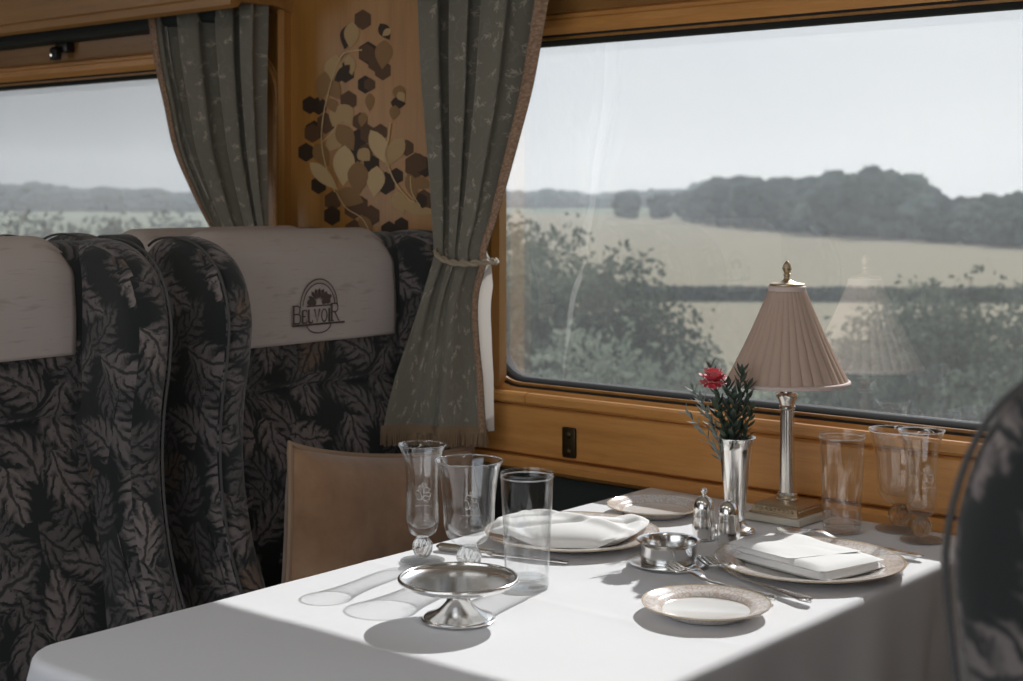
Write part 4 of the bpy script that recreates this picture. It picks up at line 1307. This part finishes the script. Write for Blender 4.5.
def bush(u, vtop, d, r, mat, label, n=5200, size=.07, seed=1, group='shrubs growing beside the track'):
    x, y = out_at(u, d); gz_ = lerp_table(y, list(zip(gy, gz))); ztop = EYE - (vtop - V0) * d / FOC; H = ztop - gz_
    root = empty('roadside_shrub', (x, y, gz_), label, 'shrub', group); root.name = 'trackside_shrub'
    rnd = random.Random(seed); blobs = [(0, 0, H - r * .85, r * .75, r * .85)]
    for k in range(6):
        a = rnd.uniform(0, 6.28); q = r * rnd.uniform(.35, .75); blobs.append((cos(a) * q, sin(a) * q, H - r * rnd.uniform(1.0, 1.9), r * rnd.uniform(.45, .7), r * rnd.uniform(.5, .8)))
    blobs.append((0, 0, H * .35, r * .85, H * .36))
    b = B(); leaf_mass(b, blobs, n, size, seed); b.build('foliage', mat, root, smooth=False, fix=False)
    st = B()
    for k in range(5):
        a = k * 1.3; st.tube([(0, 0, 0), (cos(a) * r * .2, sin(a) * r * .2, H * .4), (cos(a) * r * .45, sin(a) * r * .45, H * .85)], lambda q: .05 * (1 - .7 * q), 6)
    st.build('stem', 'bark', root)


bush(560, 229, 14.0, 1.35, 'bush_leaf', 'tall leafy shrub next to the window edge, beside the curtain', 9000, .085, 3)
bush(605, 250, 13.5, 1.05, 'bush_leaf', 'leafy shrub filling the gap right beside the tall one, below the field', 7000, .085, 15)
bush(525, 236, 12.5, .9, 'bush_leaf', 'dense leafy shrub low by the window corner, in front of the tall one', 7000, .08, 16)
bush(925, 284, 15.0, 1.0, 'bush_leaf', 'leafy shrub topping out just right of the lamp reflection', 6500, .085, 17)
bush(497, 205, 15.5, .9, 'bush_leaf', 'leafy shrub just behind the curtain edge of the large window', 5000, .085, 4)
bush(632, 272, 13.0, .95, 'bush_leaf', 'mid-height leafy shrub sloping down toward the pale field', 6000, .08, 5)
bush(590, 322, 10.5, .75, 'pale_leaf', 'pale low shrub in front of the tall leafy one', 6000, .07, 6)
bush(684, 348, 11.5, .75, 'pale_leaf', 'pale low shrub beyond the pink flower', 6000, .07, 7)
bush(965, 274, 16.0, 1.25, 'bush_leaf', 'broad leafy shrub beyond the right-hand goblets, topping the others there', 8500, .085, 8)
bush(1035, 283, 14.0, 1.0, 'bush_leaf', 'leafy shrub beyond the near seat edge', 5500, .08, 9)
bush(900, 290, 14.0, .95, 'bush_leaf', 'leafy shrub seen through the lamp reflection', 5500, .08, 10)
bush(862, 345, 11.5, .7, 'bush_leaf', 'low dark shrub behind the lamp shade', 4500, .07, 12)
bush(765, 376, 11.0, .6, 'pale_leaf', 'low pale shrub showing under the lamp shade', 4500, .07, 13)
bush(1000, 345, 11.0, .8, 'bush_leaf', 'low leafy shrub above the window sill by the near seat', 5500, .07, 14)
for uu, vt, dd, rr, sd, lab in ((25, 205, 60, 3.2, 31, 'grey-green shrub low in the far window, furthest from its curtain'), (105, 212, 55, 2.8, 32, 'grey-green shrub low in the middle of the far window'), (175, 214, 60, 2.6, 33, 'grey-green shrub low in the far window beside its curtain')):
    bush(uu, vt, dd, rr, 'ridge_leaf', lab, 7000, .26, sd)
# hedge dividing the two fields
hb = B(); rnd = random.Random(5); pa, pb = out_at(560, 73.5), out_at(1150, 71)
for k in range(15000):
    q = rnd.random(); c = Vector((pa[0] + (pb[0] - pa[0]) * q, pa[1] + (pb[1] - pa[1]) * q, GZ)); top = .60 + .14 * noise.noise(Vector((q * 30, 0, 0)))
    p = c + Vector((rnd.gauss(0, .35), rnd.gauss(0, .35), rnd.uniform(0, top))); nn = Vector((rnd.gauss(0, 1), rnd.gauss(0, 1), rnd.gauss(0, 1))).normalized(); a = nn.orthogonal().normalized() * .16; bb = nn.cross(a).normalized() * .11
    hb.add([p - a, p + bb, p + a, p - bb], [(0, 1, 2, 3)])
tag(hb.build('hedge', 'far_leaf', None, smooth=False, fix=False), 'low dark hedge dividing the two pale fields', 'hedge')

# summer haze lying over the fields
t = NT('summer_haze'); vs_ = t.n('ShaderNodeVolumeScatter', {'Color': (.86, .93, 1.0), 'Density': .0007, 'Anisotropy': .2})
t.t.links.new(vs_.outputs[0], t.out.inputs['Volume']); M['haze'] = t.mat
tag(B().box(-900, 500, 26, 900, -3.9, 26).build('outside_haze', 'haze', smooth=False), 'thin blue-grey haze over the distant fields and trees', 'haze', None, 'stuff')

# ================================================================ LIGHT
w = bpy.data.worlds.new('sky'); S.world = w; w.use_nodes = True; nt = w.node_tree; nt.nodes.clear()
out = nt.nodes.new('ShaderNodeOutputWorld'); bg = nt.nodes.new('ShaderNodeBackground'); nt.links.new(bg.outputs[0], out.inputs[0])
tcw = nt.nodes.new('ShaderNodeTexCoord'); sep = nt.nodes.new('ShaderNodeSeparateXYZ'); nt.links.new(tcw.outputs['Generated'], sep.inputs[0])
rmp = nt.nodes.new('ShaderNodeValToRGB'); nt.links.new(sep.outputs[2], rmp.inputs[0])
for e, (p, c) in zip(rmp.color_ramp.elements, ((0., (.87, .885, .90)), (.5, (.60, .71, .88)))): e.position = p; e.color = (*c, 1)
cl = nt.nodes.new('ShaderNodeTexNoise'); cl.inputs['Scale'].default_value = 2.4; cl.inputs['Detail'].default_value = 4
mpn = nt.nodes.new('ShaderNodeMapping'); mpn.inputs['Scale'].default_value = (1, 1, 4); nt.links.new(tcw.outputs['Generated'], mpn.inputs[0]); nt.links.new(mpn.outputs[0], cl.inputs[0])
mx = nt.nodes.new('ShaderNodeMix'); mx.data_type = 'RGBA'; mr = nt.nodes.new('ShaderNodeMapRange'); mr.inputs[1].default_value = .42; mr.inputs[2].default_value = .68
nt.links.new(cl.outputs[0], mr.inputs[0]); mr.inputs[4].default_value = .6
nt.links.new(mr.outputs[0], mx.inputs[0]); nt.links.new(rmp.outputs[0], mx.inputs[6]); mx.inputs[7].default_value = (.96, .96, .955, 1)
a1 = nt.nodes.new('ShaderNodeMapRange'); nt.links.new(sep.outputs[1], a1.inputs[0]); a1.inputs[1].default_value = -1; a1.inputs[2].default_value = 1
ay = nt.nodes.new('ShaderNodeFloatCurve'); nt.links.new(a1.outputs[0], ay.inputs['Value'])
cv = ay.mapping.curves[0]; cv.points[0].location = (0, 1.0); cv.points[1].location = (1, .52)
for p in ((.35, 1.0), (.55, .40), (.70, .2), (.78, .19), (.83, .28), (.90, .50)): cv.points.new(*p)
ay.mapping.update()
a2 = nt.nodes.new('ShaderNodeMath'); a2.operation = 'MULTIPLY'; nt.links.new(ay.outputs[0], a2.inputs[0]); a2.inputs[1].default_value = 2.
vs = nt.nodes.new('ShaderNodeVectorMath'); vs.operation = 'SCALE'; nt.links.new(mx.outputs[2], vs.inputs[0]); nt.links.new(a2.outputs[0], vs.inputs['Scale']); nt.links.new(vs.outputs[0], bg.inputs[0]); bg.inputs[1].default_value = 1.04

sd = bpy.data.lights.new('sun', 'SUN'); sd.energy = 5.7; sd.angle = .0095; sd.color = (1, .972, .945)
so = bpy.data.objects.new('sun', sd); COL.objects.link(so)
so.rotation_euler = Vector((.17, -1, -.763)).to_track_quat('-Z', 'Y').to_euler()
# light portals at the window openings guide the sky light indoors
for k in (-1, 0, 1):
    for yy, rx in ((2.20, -pi / 2), (YB - .06, pi / 2)):
        ld = bpy.data.lights.new('window_portal', 'AREA'); ld.shape = 'RECTANGLE'; ld.size = (WX1 - WX0 + .1) if yy > 0 else (1.8, 1.9, 1.35)[k + 1]; ld.size_y = (WZ1 - WZ0 + .1) if yy > 0 else 1.25; ld.cycles.is_portal = True
        lo = bpy.data.objects.new('window_portal', ld); COL.objects.link(lo); lo.location = ((WX0 + WX1) / 2 + k * PITCH, yy, (WZ0 + WZ1) / 2) if yy > 0 else ((-5.35, -.96, 1.55)[k + 1], yy, 1.32); lo.rotation_euler = (rx, 0, 0)

# unseen fill lamps, added above the aisle to brighten the interior
plain('fill_lamp_opal', (.8, .78, .74), .4); M['fill_lamp_opal'].node_tree.nodes['Principled BSDF'].inputs['Emission Color'].default_value = (1, .94, .88, 1); M['fill_lamp_opal'].node_tree.nodes['Principled BSDF'].inputs['Emission Strength'].default_value = 2.
cl0 = None
for k, xx in enumerate((-4.3, -2.7, -1.1, .5)):
    if cl0 is None:
        cl0 = empty('fill_lamp', (xx, .35, 2.318), 'x', 'ceiling lamp', 'added fill lamps along the aisle')
        B().box(-.42, .42, -.13, .13, -.012, .0, .004).build('frame', 'brass', cl0)
        B().box(-.40, .40, -.11, .11, -.040, -.010, .012, 3).build('diffuser', 'fill_lamp_opal', cl0)
        o = cl0
    else: o = dup(cl0, (xx, .35, 2.318))
    o['label'] = 'oblong opal fill lamp added above the aisle, out of view'
    ld = bpy.data.lights.new('fill_light', 'AREA'); ld.shape = 'RECTANGLE'; ld.size = .8; ld.size_y = .22; ld.energy = 1.2; ld.color = (1, .97, .95)
    lo = bpy.data.objects.new('fill_light', ld); COL.objects.link(lo); lo.location = (xx, .35, 2.27)

S.view_settings.view_transform = 'Standard'; S.view_settings.look = 'None'; S.view_settings.gamma = 1; S.view_settings.use_curve_mapping = False
S.view_settings.exposure = 0.
S.cycles.max_bounces = 14; S.cycles.transparent_max_bounces = 24; S.cycles.transmission_bounces = 10; S.cycles.glossy_bounces = 5; S.cycles.diffuse_bounces = 5
S.cycles.use_denoising = True
S.cycles.sample_clamp_indirect = 6; S.cycles.caustics_refractive = False
bpy.context.view_layer.update()
